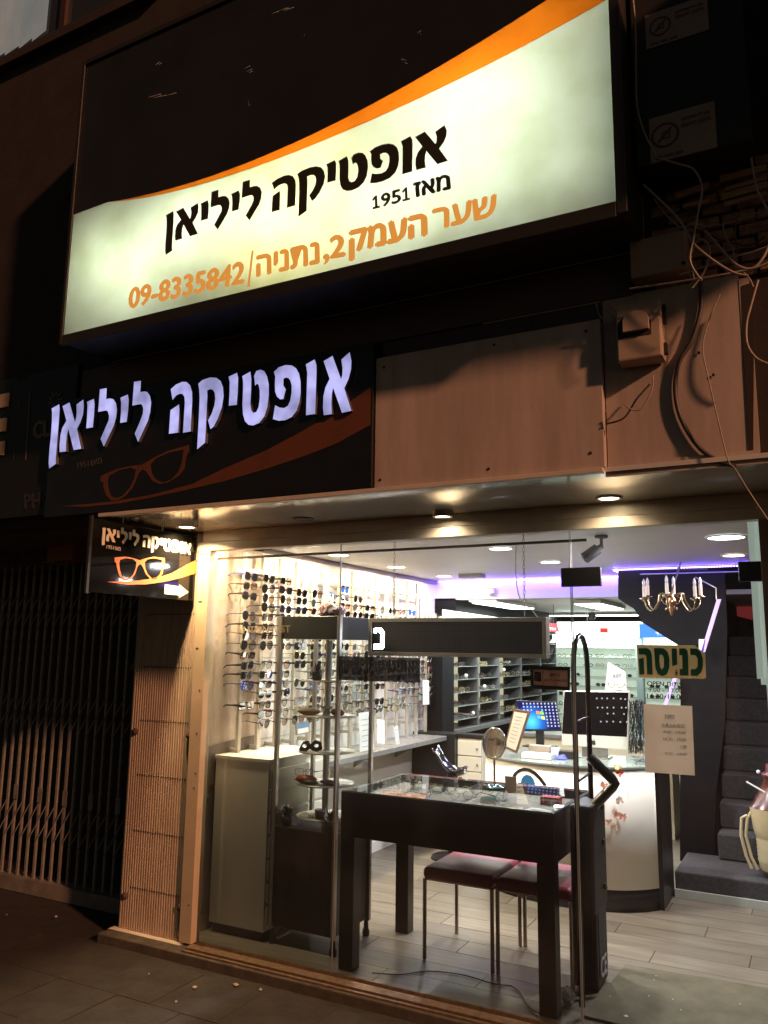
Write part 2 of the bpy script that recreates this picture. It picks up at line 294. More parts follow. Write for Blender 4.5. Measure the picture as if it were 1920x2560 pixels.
# left jamb and ribbed pillar
pil = thing('ribbed_pillar', 'tall ribbed metal shutter pillar left of the shop window', 'pillar', (-3.46, 0, -.012)); pil['kind'] = 'structure'
g = MB(); xs = -3.70; n = 26; wv = (-3.225+3.70)/n; prof = []
for i in range(n):
    x = xs + i*wv; prof += [(x, .006), (x+wv*.18, .0), (x+wv*.62, .0), (x+wv*.8, .006)]
prof.append((-3.225, .006))
for i in range(len(prof)-1):
    (a, b), (c, d) = prof[i], prof[i+1]; g.quad((a, b, -.01), (c, d, -.01), (c, d, 2.285), (a, b, 2.285))
rib_m = mat('ribbed_sheet', (.47, .37, .28), .5, metal=.15, noise=(5, .25, (4, 4, .5)), bump=(35, .15), col2=(.33, .25, .18))
g.build('ribbed_sheet', rib_m, pil)
g = MB(); g.box(-3.71, -3.225, .009, .62, -.05, 2.285); g.build('core', rib_m, pil)
g = MB(); g.box(-3.745, -3.20, -.035, .013, -.055, -.01); g.build('base_rail', alu_cream, pil, bev=.003)
sl_ = MB()
for k in range(7):
    z = .22 + k*.315
    for i in range(26):
        if 3 < i: sl_.box(xs+i*wv+wv*.2, xs+i*wv+wv*.52, -.003, .001, z, z+.009)
o = sl_.build('slot_row', mat('slot_black', (.02, .012, .008), .9), pil); o['kind'] = 'stuff'
for z in (.17, 1.1):
    for x in (-3.66, -3.235):
        g = MB(); g.lathe([(.0, -.02), (.016, -.018), (.02, -.01), (.02, .0)], (x, .0, z), 10, 'Y'); g.build('bolt', mat('rusty_bolt', (.06, .03, .02), .8), pil)
jm = thing('window_jamb', 'cream metal jamb with screw holes beside the ribbed pillar', 'jamb', (-3.17, 0, 0)); jm['kind'] = 'structure'
g = MB(); g.box(-3.222, -3.135, -.024, .05, 0, 2.168); g.build('jamb_profile', mat('jamb_cream', (.50, .40, .28), .42, metal=.1, noise=(6, .18)), jm, bev=.003)
for i, (x, z) in enumerate([(-3.20, 2.15), (-3.19, 2.15), (-3.16, 2.15), (-3.155, 2.12), (-3.165, 2.05), (-3.2, 1.87), (-3.19, 1.87), (-3.18, 1.87), (-3.2, 1.6), (-3.19, 1.6), (-3.16, 1.36), (-3.165, 1.12), (-3.16, .9), (-3.165, .82), (-3.16, .2)]):
    g = MB(); g.lathe([(0, -.0265), (.0045, -.026), (.0045, -.024)], (x, 0, z), 8, 'Y'); g.build('screw', rubber, jm)
# right jamb
g = MB(); g.box(-.182, .3, -.03, .055, 0, 2.168); struct('right_jamb', g, mat('brown_jamb', (.28, .2, .15), .5, noise=(6, .3)), bev=.003)

# shop shell
def shell(n_, *b, m=white_wall):
    g = MB(); g.box(*b); return struct(n_, g, m)
shell('shop_left_wall', -3.5, -3.25, .06, 3.5, -.1, 2.45)
black_wall = mat('charcoal_wall', (.008, .0078, .010), .7, spec=.12, noise=(7, .35, (.3, 1, 5)), bump=(30, .1))
shell('back_room_left_wall', -3.75, -3.5, 3.5, 7.3, -.1, 2.3, m=black_wall)
shell('back_wall', -4, .6, 7.3, 7.5, -.1, 2.4)
shell('ceiling', -3.5, .6, .06, 2.86, 2.27, 2.31, m=ceil_m)
shell('ceiling', -3.5, -1.38, 2.86, 3.45, 2.27, 2.31, m=ceil_m)
shell('ceiling_beam', -3.5, -1.44, 3.45, 3.62, 2.085, 2.31, m=ceil_m)
shell('back_room_ceiling', -4, .6, 3.62, 7.5, 2.1, 2.14, m=ceil_m)
shell('right_wall', .14, .3, .06, 7.5, -.1, 4.2, m=mat('dark_brick_wall', (.045, .035, .034), .8, noise=(12, .5), bump=(40, .4)))
shell('stairwell_ceiling', -1.44, .3, 2.86, 7.5, 4.1, 4.2, m=black_wall)
shell('stairwell_header', -1.38, .14, 2.845, 2.86, 2.27, 4.1, m=black_wall)
# dark crown strip along the wall top
g = MB(); g.box(-3.249, -3.225, .07, 3.44, 2.235, 2.269); struct('wall_cornice', g, mat('brown_strip', (.16, .12, .12), .5), bev=.002)
# black stair wall with the slanting lower edge
Yw = 2.87
poly = [(1545, 1425), (1545, 1497), (1585, 1522), (1607, 1557), (1695, 1613), (1730, 1640), (1702, 1700), (1700, 1900), (1700, 2152), (1786, 2160), (1790, 1980), (1812, 1812), (1818, 1574), (1811, 1425)]
g = MB(); g.prism([((at(x, y, 'Y', Yw)).x, (at(x, y, 'Y', Yw)).z) for x, y in poly], (0, .06, 0), (0, Yw, 0), (1, 0, 0), (0, 0, 1)); struct('stair_wall', g, black_wall)

# floor base and planks
floor = thing('shop_floor', None, None, (-1.6, 2, 0))
floor['kind'] = 'structure'

g = MB(); g.box(-3.5, .3, .03, 7.3, -.15, -.008); g.build('subfloor', black_paint, floor)
def wood(name, c1, c2, rough=.38):
    m = mat(name, c1, rough); n = m.node_tree.nodes; l = m.node_tree.links; b = n['Principled BSDF']
    tc = n.new('ShaderNodeTexCoord'); oi = n.new('ShaderNodeObjectInfo'); ad = n.new('ShaderNodeVectorMath'); ad.operation = 'ADD'
    mu = n.new('ShaderNodeMath'); mu.operation = 'MULTIPLY'; mu.inputs[1].default_value = 37; l.new(oi.outputs['Random'], mu.inputs[0])
    l.new(tc.outputs['Object'], ad.inputs[0]); l.new(mu.outputs[0], ad.inputs[1])
    mp = n.new('ShaderNodeMapping'); mp.inputs['Scale'].default_value = (1.2, 14, 1); tx = n.new('ShaderNodeTexNoise'); tx.inputs['Scale'].default_value = 2.2; tx.inputs['Detail'].default_value = 9; tx.inputs['Roughness'].default_value = .62
    l.new(ad.outputs[0], mp.inputs[0]); l.new(mp.outputs[0], tx.inputs['Vector'])
    cr = n.new('ShaderNodeValToRGB'); cr.color_ramp.elements[0].position = .3; cr.color_ramp.elements[1].position = .72; cr.color_ramp.elements[0].color = (*c2, 1); cr.color_ramp.elements[1].color = (*c1, 1)
    l.new(tx.outputs[0], cr.inputs[0]); hv = n.new('ShaderNodeHueSaturation'); mr = n.new('ShaderNodeMapRange'); mr.inputs[3].default_value = .78; mr.inputs[4].default_value = 1.12
    l.new(oi.outputs['Random'], mr.inputs[0]); l.new(mr.outputs[0], hv.inputs['Value']); l.new(cr.outputs[0], hv.inputs['Color']); l.new(hv.outputs[0], b.inputs['Base Color'])
    bp = n.new('ShaderNodeBump'); bp.inputs['Strength'].default_value = .15; bp.inputs['Distance'].default_value = .002; l.new(tx.outputs[0], bp.inputs['Height']); l.new(bp.outputs[0], b.inputs['Normal'])
    return m
plank_m = wood('laminate', (.26, .22, .165), (.145, .12, .09))
full = MB().box(0, 1.196, 0, .187, -.008, 0).mesh('plank', plank_m)
cut = MB().box(0, .596, 0, .187, -.008, 0).mesh('plank_cut', plank_m)
for j in range(20):
    y = .035 + j*.19; x = -3.24 + (j*.47 % 1.2) - 1.2
    while x < .12:
        me = full; xx = x
        if x < -3.24:
            if x + 1.2 <= -3.24 + .1: x += 1.2; continue
            me = cut if x + 1.2 < -2.5 else full
            xx = -3.245 if me is full else -3.245
            o = bpy.data.objects.new('plank', cut); w_ = (x+1.196+3.245)/.596; o.scale = (w_, 1, 1)
        else:
            o = bpy.data.objects.new('plank', full)
            if x + 1.196 > .13: o.scale = ((.13-x)/1.196, 1, 1)
        C.objects.link(o); o.parent = floor; o.location = Vector((xx, y, random.uniform(-.0006, 0))) - floor.location; x += 1.2
g = MB(); g.box(-3.5, .13, 3.84, 7.3, -.009, -.001); g.build('back_room_floor', plank_m, floor)
# skirting
g = MB(); g.box(-3.249, -3.236, .07, 3.4, .002, .085); struct('skirting', g, white_wall, bev=.002)
# ================================================================ STREET SIDE THINGS
def planeY(v): return lambda p: at(p[0], p[1], 'Y', v)
def px_prism(pts, y, t, holes=()):
    P = [at(a, b, 'Y', y) for a, b in pts]; H = [[(at(a, b, 'Y', y).x, at(a, b, 'Y', y).z) for a, b in h] for h in holes]
    return MB().prism([(p.x, p.z) for p in P], (0, t, 0), (0, y, 0), (1, 0, 0), (0, 0, 1), H)
def logo(parent, m, o, u, v, t, names=True, bold=0):
    for nm, pts in LOGO:
        MB().prism(pts, t, o, u, v).build('letter', m, parent)

# ---- big light box
SY = -1.0
bs = thing('light_box_sign', 'large lit sign box with orange swoosh and black and orange Hebrew lettering', 'sign', (-1.93, -.8, 3.15))
L_, R_, B_, T_ = -3.37, -.49, 3.165, 4.80
fr = mat('sign_frame', (.020, .018, .014), .5, noise=(8, .3))
g = MB(); g.box(L_, R_, -.665, -.655, B_, T_); g.build('back_sheet', mat('inner_white', (.6, .6, .55), .7), bs)
g = MB(); g.box(L_, L_+.012, -1.0, -.666, B_, T_); g.box(R_-.012, R_, -1.0, -.666, B_, T_); g.box(L_+.012, R_-.012, -1.0, -.666, B_, B_+.012); g.box(L_+.012, R_-.012, -1.0, -.666, T_-.012, T_)
g.build('casing', fr, bs)
g = MB(); g.box(L_-.006, L_+.016, -1.012, -1.001, B_-.02, T_); g.box(R_-.035, R_+.004, -1.012, -1.001, B_-.02, T_); g.box(L_+.016, R_-.035, -1.012, -1.001, B_-.03, B_+.03); g.box(L_+.016, R_-.035, -1.012, -1.001, T_-.03, T_)
g.build('front_frame', fr, bs, bev=.003)
low = [(191, 509), (269, 505), (376, 492), (400, 487), (484, 465), (574, 440), (660, 409), (812, 348), (930, 300), (960, 284), (1133, 211), (1307, 110), (1518, 3)]
up = [(269, 505), (289, 500), (400, 476), (480, 456), (532, 440), (660, 392), (761, 342), (857, 300), (960, 240), (1134, 148), (1249, 75), (1365, 0)]
f2 = lambda p: (at(p[0], p[1], 'Y', SY).x, at(p[0], p[1], 'Y', SY).z)
lo2 = [f2(p) for p in low]; lo2[0] = (L_+.013, lo2[0][1]); lo2.append((R_-.013, lo2[-1][1] + .02))
up2 = [f2(p) for p in up]; k = (up2[-1][1]-up2[-3][1])/(up2[-1][0]-up2[-3][0])*1.05; up2.append((R_-.013, min(T_-.02, up2[-1][1] + k*(R_-.013-up2[-1][0]))))
import numpy as np
def smooth_curve(P, lo_x, hi_x, deg=4):
    c = np.polyfit([p[0]+2 for p in P], [p[1] for p in P], deg); return lambda x: float(np.polyval(c, x+2))
fl_, fu_ = smooth_curve(lo2[1:], 0, 0), smooth_curve(up2, 0, 0); xs0 = lo2[1][0]; dz0 = fl_(xs0) - fu_(xs0)
X_ = [xs0 + (R_-.013-xs0)*i/36 for i in range(37)]; z_first = fl_(xs0)
lo2 = [(L_+.013, z_first-.006), (xs0, z_first)] + [(x, fl_(x)) for x in X_[1:]]
up2 = [(xs0, z_first)] + [(x, min(T_-.03, max(fl_(x)+.002, fu_(x) + dz0*max(0, 1-(x-xs0)*2)))) for x in X_[1:]]
face = translucent('opal_acrylic', (.88, .92, .82), (.42, .42, .36), .2)
org = translucent('orange_film', (.92, .45, .09), (.6, .3, .08), .2)
MB().prism([(L_+.013, B_+.013), (R_-.013, B_+.013)] + lo2[::-1], (0, .004, 0), (0, SY, 0), (1, 0, 0), (0, 0, 1)).build('opal_face', face, bs)
MB().prism(lo2[1:] + up2[::-1][:-1], (0, .004, 0), (0, SY, 0), (1, 0, 0), (0, 0, 1)).build('orange_swoosh', org, bs)
MB().prism([lo2[0], lo2[1]] + up2[1:] + [(R_-.013, T_-.013), (L_+.013, T_-.013)], (0, .004, 0), (0, SY, 0), (1, 0, 0), (0, 0, 1)).build('black_film', mat('black_film', (.02, .02, .017), .32, noise=(3, .3), bump=(3, .05)), bs)
# scratches on the black film
sc = mat('scratch', (.75, .75, .68), .5); rs = random.Random(3)
for cx, cy, dx, dy, n_ in ((395, 240, 45, -14, 5), (395, 160, 14, -10, 3), (615, 178, 22, -12, 3), (690, 30, 40, -16, 4), (620, 250, 4, 14, 3), (1000, 150, 16, 6, 4), (1045, 80, 10, -8, 3), (760, 85, 2, 8, 2)):
    g = MB()
    for i in range(n_):
        x = cx + rs.uniform(-1, 1)*abs(dx)*.6; y = cy + rs.uniform(-6, 6); f_ = rs.uniform(.3, .8)
        a = at(x, y, 'Y', SY-.0012); b = at(x+dx*f_, y+dy*f_, 'Y', SY-.0012); c = at(x+dx*f_, y+dy*f_+1.2, 'Y', SY-.0012); g.quad(a, b, c)
    g.build('scratch', sc, bs)
blk = mat('letter_black', (.035, .032, .022), .5, noise=(5, .3))
orl = bpy.data.materials.new('orange_letter'); orl.use_nodes = True; n = orl.node_tree.nodes; n.clear()
t_ = n.new('ShaderNodeEmission'); t_.inputs[0].default_value = (.86, .33, .055, 1); t_.inputs[1].default_value = .36; o_ = n.new('ShaderNodeOutputMaterial'); orl.node_tree.links.new(t_.outputs[0], o_.inputs[0])
p0 = at(415.5, 637, 'Y', SY-.001); p1 = at(1111.6, 313.5, 'Y', SY-.001)
logo(bs, blk, p0, (p1.x-p0.x, 0, 0), (0, 0, p1.z-p0.z), (0, -.002, 0))
A_ = lambda x, y: at(x, y, 'Y', SY-.0012)
text('lettering', heb('מאז'), A_(1035, 458), A_(1122, 436), A_(1038, 493), blk, bs, bold=.075)
year_text(bs, blk, A_(930, 492), A_(1026, 466), A_(931, 524))
def vrect(x0, yt0, yb0, x1, yt1):   # corners from the left edge top/bottom and right edge top
    return A_(x0, yt0), A_(x1, yt1), A_(x0, yb0)
text('lettering', heb('שער'), *vrect(1083, 525, 575, 1239, 487), orl, bs, bold=.065)
text('lettering', heb('העמק'), *vrect(876, 578, 651, 1064, 533), orl, bs, bold=.065)
text('lettering', '2', *vrect(827, 592, 645, 861, 586), orl, bs, bold=.075)
text('lettering', ',', *vrect(809, 637, 662, 823, 634), orl, bs, bold=.065)
text('lettering', heb('נתניה'), *vrect(643, 641, 691, 796, 605), orl, bs, bold=.065)
g = MB(); a = A_(629, 627); b = A_(618, 718); w = .012; g.add([a, a+Vector((w, 0, 0)), b+Vector((w, 0, 0)), b], [(0, 1, 2, 3)]); g.build('divider_bar', orl, bs)
text('lettering', '09-8335842', *vrect(324, 722, 771, 607, 654), orl, bs, bold=.06, shear=.12)
# fluorescent lamps inside the box
for x, z, sx, p, col in ((-.98, 3.72, .34, .62, (.9, 1, .88)), (-.85, 3.4, .5, .16, (.9, 1, .9)), (-1.42, 3.47, .4, .62, (.96, 1, .88)), (-1.95, 3.42, .36, .34, (1, .84, .42)), (-2.0, 3.55, .5, .34, (.98, .98, .55)),
                      (-2.5, 3.62, .5, .55, (.95, 1, .84)), (-2.95, 3.45, .45, .42, (.93, 1, .84)), (-1.3, 3.95, .7, .30, (1, .97, .82)), (-.75, 4.1, .4, .14, (.9, .95, .8)), (-1.9, 3.78, .5, .22, (1, .95, .6)), (-3.15, 3.62, .3, .15, (.92, 1, .8))):
    area('sign_lamp', (x, -.765, z), sx, p*2.3, col, (0, -1, 0), 'RECTANGLE', .05)

# ---- board with lit channel letters
ls = thing('led_letter_sign', 'black fascia board with white glowing Hebrew channel letters and glasses drawing', 'sign', (-2.7, -.68, 2.3))
LY = -.70
g = MB(); g.box(-3.765, -1.675, LY, -.625, 2.306, 2.975); g.build('board', mat('fascia_black', (.012, .012, .012), .35, noise=(5, .4), bump=(12, .04)), ls, bev=.003)
led = translucent('letter_acrylic', (.62, .62, .92), (.5, .5, .62), .25)
def led_emit():
    m = bpy.data.materials.new('lit_letter_face'); m.use_nodes = True; n = m.node_tree.nodes; l = m.node_tree.links; n.clear()
    tc = n.new('ShaderNodeTexCoord'); tx = n.new('ShaderNodeTexNoise'); tx.inputs['Scale'].default_value = 7; tx.inputs['Detail'].default_value = 2; l.new(tc.outputs['Object'], tx.inputs['Vector'])
    mr = n.new('ShaderNodeMapRange'); mr.inputs[1].default_value = .35; mr.inputs[2].default_value = .65; mr.inputs[3].default_value = .21; mr.inputs[4].default_value = .44; l.new(tx.outputs[0], mr.inputs[0])
    e = n.new('ShaderNodeEmission'); e.inputs[0].default_value = (.56, .54, 1.0, 1); l.new(mr.outputs[0], e.inputs[1]); o = n.new('ShaderNodeOutputMaterial'); l.new(e.outputs[0], o.inputs[0]); return m
le = led_emit(); rim = mat('letter_rim', (.10, .10, .12), .4)
q0 = at(127.3, 1168.5, 'Y', LY-.022); q1 = at(868, 888, 'Y', LY-.022); U_ = Vector((q1.x-q0.x, 0, 0)); V_ = Vector((0, 0, q1.z-q0.z))
BOX = [(-3.747, -3.676, 2.581, 2.948), (-3.659, -3.483, 2.666, 2.949), (-3.465, -3.404, 2.78, 2.942), (-3.373, -3.233, 2.663, 2.991), (-3.212, -3.15, 2.78, 2.931), (-3.121, -2.988, 2.661, 2.996), (-2.856, -2.708, 2.674, 2.946), (-2.851, -2.79, 2.679, 2.827),
       (-2.673, -2.507, 2.578, 2.942), (-2.48, -2.42, 2.776, 2.94), (-2.395, -2.232, 2.659, 2.934), (-2.206, -2.049, 2.662, 2.934), (-2.024, -1.964, 2.671, 2.935), (-1.926, -1.772, 2.658, 2.939)]
for (nm, pts), (bx0, bx1, bz0, bz1) in zip(LOGO, BOX):
    ux = [a for a, b in pts]; vz = [b for a, b in pts]; n2 = [((a-min(ux))/(max(ux)-min(ux)), (b-min(vz))/(max(vz)-min(vz))) for a, b in pts]
    O_ = Vector((bx0, LY-.022, bz0)); U2, V2 = Vector((bx1-bx0, 0, 0)), Vector((0, 0, bz1-bz0))
    r_ = MB(); r_.prism(n2, (0, .02, 0), O_ + Vector((0, .0012, 0)), U2, V2); ro = r_.build('letter', rim, ls)
    f_ = MB(); f_.prism(n2, (0, .001, 0), O_, U2, V2); f_.build('lit_face', le, ro)
    area('letter_glow', ((bx0+bx1)/2, LY-.016, (bz0+bz1)/2), bx1-bx0, .012, (.5, .5, 1), (0, 1, 0), 'RECTANGLE', bz1-bz0) if False else None
dim_or = mat('dark_orange_print', (.15, .05, .022), .5, noise=(6, .25)); dim_gr = mat('grey_print', (.07, .07, .07), .5)  # even dark orange and grey for the print on the board
# glasses drawing and swoosh printed on the board, outline lifted from its own plane
def lerp_glasses(parent, A, B, D, m, t, src=(G_OUT, [G_L, G_R])):
    ys = [p[0] for p in src[0]]; zs = [p[1] for p in src[0]]; y0, y1, z0, z1 = min(ys), max(ys), min(zs), max(zs)
    nrm = lambda q: [((a-y0)/(y1-y0), (b-z0)/(z1-z0)) for a, b in q]
    MB().prism(nrm(src[0]), t, D, Vector(B)-Vector(A), Vector(A)-Vector(D), [nrm(h) for h in src[1]]).build('glasses_print', m, parent)
BY = LY-.0014
lerp_glasses(ls, at(254, 1168, 'Y', BY), at(474, 1112, 'Y', BY), at(243, 1262, 'Y', BY), dim_or, (0, .0012, 0))
sw = [(148, 1265), (211, 1261), (294, 1252), (383, 1236), (480, 1210), (560, 1171), (665, 1126), (752, 1080), (840, 1028), (926, 968), (926, 1062), (840, 1109), (752, 1143), (665, 1172), (560, 1203), (460, 1226), (377, 1244), (294, 1259), (211, 1267)]
px_prism(sw, BY, .0012).build('swoosh_print', dim_or, ls)
text('small_print', heb('מאז')[::1], at(226, 1151, 'Y', BY), at(254, 1143, 'Y', BY), at(226, 1166, 'Y', BY), dim_gr, ls)
text('small_print', '1951', at(194, 1157, 'Y', BY), at(221, 1151, 'Y', BY), at(194, 1172, 'Y', BY), dim_gr, ls)

# ---- projecting sign at the pillar
XS = -3.253
ps = thing('projecting_sign', 'small glossy black blade sign with orange glasses logo and white arrow', 'sign', (XS, -.4, 1.87))
g = MB(); g.box(XS-.012, XS, -.805, -.012, 1.875, 2.258); g.build('board', mat('gloss_black', (.006, .006, .006), .05, noise=(3, .2), bump=(2.2, .03, .02)), ps, bev=.002)
g = MB(); g.box(XS-.014, XS+.002, -.822, -.806, 1.868, 2.27); g.build('edge_trim', fr, ps)
XP = XS+.0012; wh = mat('white_print', (.72, .66, .52), .45); oro = mat('orange_print', (.80, .22, .05), .4)
MB().prism(G_OUT, (.0008, 0, 0), (XP, 0, 0), (0, 1, 0), (0, 0, 1), [G_L, G_R]).build('glasses_print', oro, ps)
MB().prism(SW, (.0008, 0, 0), (XP, 0, 0), (0, 1, 0), (0, 0, 1)).build('swoosh_print', oro, ps)
MB().prism(ARR, (.0008, 0, 0), (XP, 0, 0), (0, 1, 0), (0, 0, 1)).build('arrow_print', wh, ps)
a = at(255.2, 1363.6, 'X', XP); b = at(477, 1357, 'X', XP)
logo(ps, wh, a, (0, b.y-a.y, 0), (0, 0, b.z-a.z), (.0008, 0, 0))
text('small_print', '1951', at(267, 1362, 'X', XP), at(285, 1365, 'X', XP), at(266, 1371, 'X', XP), wh, ps)
text('small_print', heb('מאז'), at(287, 1366, 'X', XP), at(301, 1368, 'X', XP), at(287, 1375, 'X', XP), wh, ps)
for yh in (-.3, -.6): g = MB(); g.tube([(XS-.006, yh, 2.258), (XS-.006, yh, 2.29)], .006); g.build('hanger', grey_metal, ps)

# ---- beige boards
bp_ = thing('fascia_board', 'wide beige fascia board right of the glowing letters', 'board', (-1.17, -.66, 2.3))
g = MB(); g.box(-1.672, -.668, -.68, -.625, 2.306, 2.905); g.build('panel', beige_panel, bp_, bev=.002)
scr = mat('dark_screw', (.05, .035, .03), .5, metal=.5)
for x, y in ((1465, 828), (1477, 1132), (1235, 862), (951, 1199), (1222, 1172), (960, 918)):
    p = at(x, y, 'Y', -.681); MB().lathe([(0, -.684), (.006, -.683), (.006, -.68)], (p.x, 0, p.z), 8, 'Y').build('screw', scr, bp_)
rp_ = thing('fascia_board', 'beige wall board behind the cables right of the vent box', 'board', (-.4, -.64, 2.3))
g = MB(); g.box(-.664, -.165, -.64, -.622, 2.296, 3.0); g.box(-.664, -.13, -.645, -.6401, 2.296, 2.325); g.box(-.164, -.13, -.642, -.622, 2.325, 2.98); g.build('panel', beige_panel, rp_)
for x, y in ((1885, 1148), (1784, 937), (1543, 1169), (1747, 882)):
    p = at(x, y, 'Y', -.646); MB().lathe([(0, -.649), (.006, -.648), (.006, -.645)], (p.x, 0, p.z), 8, 'Y').build('screw', scr, rp_)
g = MB(); q = [at(x, y, 'Y', -.6435) for x, y in ((1853, 715), (1884, 705), (1885, 830), (1883, 1142), (1873, 1142), (1860, 900))]; g.prism([(p.x, p.z) for p in q], (0, .002, 0), (0, -.6435, 0), (1, 0, 0), (0, 0, 1))
g.build('open_gap', mat('dark_gap', (.03, .02, .015), .9), rp_)
bb = thing('shutter_slot', 'dark horizontal slot strip above the beige fascia board', 'trim', (-.92, -.63, 2.9))
g = MB(); g.box(-1.66, -.668, -.640, -.622, 2.908, 2.99); g.build('strip', mat('slot_strip', (.06, .045, .06), .6, noise=(14, .4, (8, 1, 1))), bb)
g = MB(); g.box(-1.17, -.668, -.648, -.641, 2.986, 2.992); g.build('ledge', cable_m, bb)
pp_ = thing('dark_fascia_panel', 'dark purple grey panel under the right half of the light box', 'board', (-1.4, -.63, 3.0))
g = MB(); g.box(-1.9, -.55, -.648, -.622, 2.995, 3.16); g.build('panel', mat('purple_grey', (.10, .075, .085), .6, noise=(5, .25)), pp_)
bp2 = thing('brown_fascia_panel', 'faint brown panel between the light box and the glowing letters', 'board', (-2.7, -.63, 3.0))
g = MB(); g.box(-3.61, -1.902, -.645, -.622, 2.98, 3.16); g.build('panel', mat('brown_fascia', (.11, .085, .065), .6, noise=(5, .25)), bp2)

# ---- vent box, small box, conduit
vb = thing('vent_box', 'beige electrical box with half round vent hood on the right board', 'vent box', (-.5, -.7, 2.6))
F = -.735; q = [at(x, y, 'Y', F) for x, y in ((1537, 762), (1650, 741), (1655, 882), (1541, 906))]
x0, x1, z0, z1 = q[0].x, q[1].x, q[3].z, q[0].z
g = MB(); g.box(x0, x1, F, -.645, z0, z1); g.build('case', mat('box_beige', (.42, .33, .26), .5, noise=(5, .15)), vb, bev=.008)
arc = [at(1545, 852, 'Y', F-.002), at(1628, 830, 'Y', F-.002)]; xa, xb = arc[0].x, arc[1].x; zb = (arc[0].z+arc[1].z)/2; rr = (xb-xa)/2
hp = [(xa, zb)] + [((xa+xb)/2 - rr*math.cos(math.pi*i/12), zb + .045 + (rr)*math.sin(math.pi*i/12)*.75) for i in range(13)] + [(xb, zb)]
g = MB(); g.prism(hp, (0, -.001, 0), (0, F-.001, 0), (1, 0, 0), (0, 0, 1)); g.build('vent_opening', mat('vent_dark', (.03, .02, .015), .9), vb)
hp2 = [((a-(xa+xb)/2)*.78 + (xa+xb)/2+.008, (b-zb)*.86+zb+.018) for a, b in hp]
g = MB(); g.prism(hp2, (0, -.018, 0), (0, F-.002, 0), (1, 0, 0), (0, 0, 1)); g.build('vent_hood', MATS['box_beige'], vb, bev=.003)
for za_, zb_2 in ((z1-.09, z1-.02), (z0+.02, z0+.06)): g = MB(); g.box(x1+.001, x1+.012, F+.03, F+.06, za_, zb_2); g.build('hinge', rubber, vb)
sb = thing('junction_box', 'small beige metal box among the cables below the light box corner', 'junction box', (-.4, -.7, 3.0))
F = -.74; q = [at(x, y, 'Y', F) for x, y in ((1573, 607), (1712, 565), (1724, 678), (1576, 697))]
g = MB(); g.box(q[0].x, q[1].x, F, -.63, q[3].z, q[0].z+.005); g.build('case', mat('box_tan', (.40, .29, .20), .55, noise=(6, .2)), sb, bev=.004)
for x, y in ((1705, 570), (1709, 657)):
    p = at(x, y, 'Y', F-.002); MB().lathe([(0, -.004), (.008, -.003), (.008, 0)], (p.x, F, p.z), 8, 'Y').build('bolt', scr, sb)

# ---- tall dark cabinet with two warning plaques
cb = thing('dark_wall_cabinet', 'tall dark cabinet high on the wall right of the light box', 'cabinet', (-.2, -.7, 3.3))
F = -.86; a = at(1592, 470, 'Y', F); b = at(1868, 395, 'Y', F)
g = MB(); g.box(-.475, b.x+.02, F, -.63, max(a.z, b.z)+.07, 4.9); g.build('case', mat('cabinet_dark', (.016, .014, .012), .6, noise=(5, .3)), cb, bev=.005)
def plaque(TL, TR, BL, lab):
    tl, tr, bl = (at(*p, 'Y', F-.004) for p in (TL, TR, BL)); w = tr.x-tl.x; h = tl.z-bl.z; p_ = thing('warning_plaque', lab, 'sign', (tl.x, F, bl.z))
    g = MB(); g.box(tl.x, tr.x, F-.004, F-.001, bl.z, tl.z); g.build('plate', mat('plaque_beige', (.34, .26, .20), .6, noise=(7, .2)), p_)
    pr = mat('plaque_print', (.08, .03, .02), .6); cx, cz, r = tl.x + w*.24, bl.z + h*.55, h*.27
    ring = [(cx+r*math.cos(t*.2618), cz+r*math.sin(t*.2618)) for t in range(24)]; inn = [(cx+r*.84*math.cos(t*.2618), cz+r*.84*math.sin(t*.2618)) for t in range(24)]
    g = MB(); g.prism(ring, (0, -.001, 0), (0, F-.0045, 0), (1, 0, 0), (0, 0, 1), [inn]); s_ = r*.6
    g.prism([(cx-s_, cz-s_*.8), (cx-s_*.75, cz-s_*.9), (cx+s_*.9, cz+s_*.8), (cx+s_*.7, cz+s_*.95)], (0, -.001, 0), (0, F-.0045, 0), (1, 0, 0), (0, 0, 1))
    g.prism([(cx-s_*.6, cz-s_*.5), (cx+s_*.6, cz-s_*.5), (cx+s_*.6, cz+s_*.5), (cx-s_*.3, cz+s_*.5)], (0, -.0008, 0), (0, F-.0045, 0), (1, 0, 0), (0, 0, 1), [[(cx-s_*.45, cz-s_*.35), (cx+s_*.45, cz-s_*.35), (cx+s_*.45, cz+s_*.35), (cx-s_*.2, cz+s_*.35)]])
    g.build('pictogram', pr, p_)
    z_ = tl.z - h*.16
    for i, t_ in enumerate(('אין להשתמש', 'בזמן הגשם')):
        text('print', heb(t_), (tl.x+w*.5, F-.005, z_-i*h*.15), (tl.x+w*.93, F-.005, z_-i*h*.15), (tl.x+w*.5, F-.005, z_-h*.1-i*h*.15), pr, p_)
    text('print', 'Do not use', (tl.x+w*.08, F-.005, bl.z+h*.16), (tl.x+w*.5, F-.005, bl.z+h*.16), (tl.x+w*.08, F-.005, bl.z+h*.06), pr, p_)
plaque((1612, 40), (1768, -3), (1613, 125), 'upper warning plaque with crossed out ring on the dark cabinet')
plaque((1622, 298), (1786, 255), (1627, 410), 'lower warning plaque with crossed out ring on the dark cabinet')

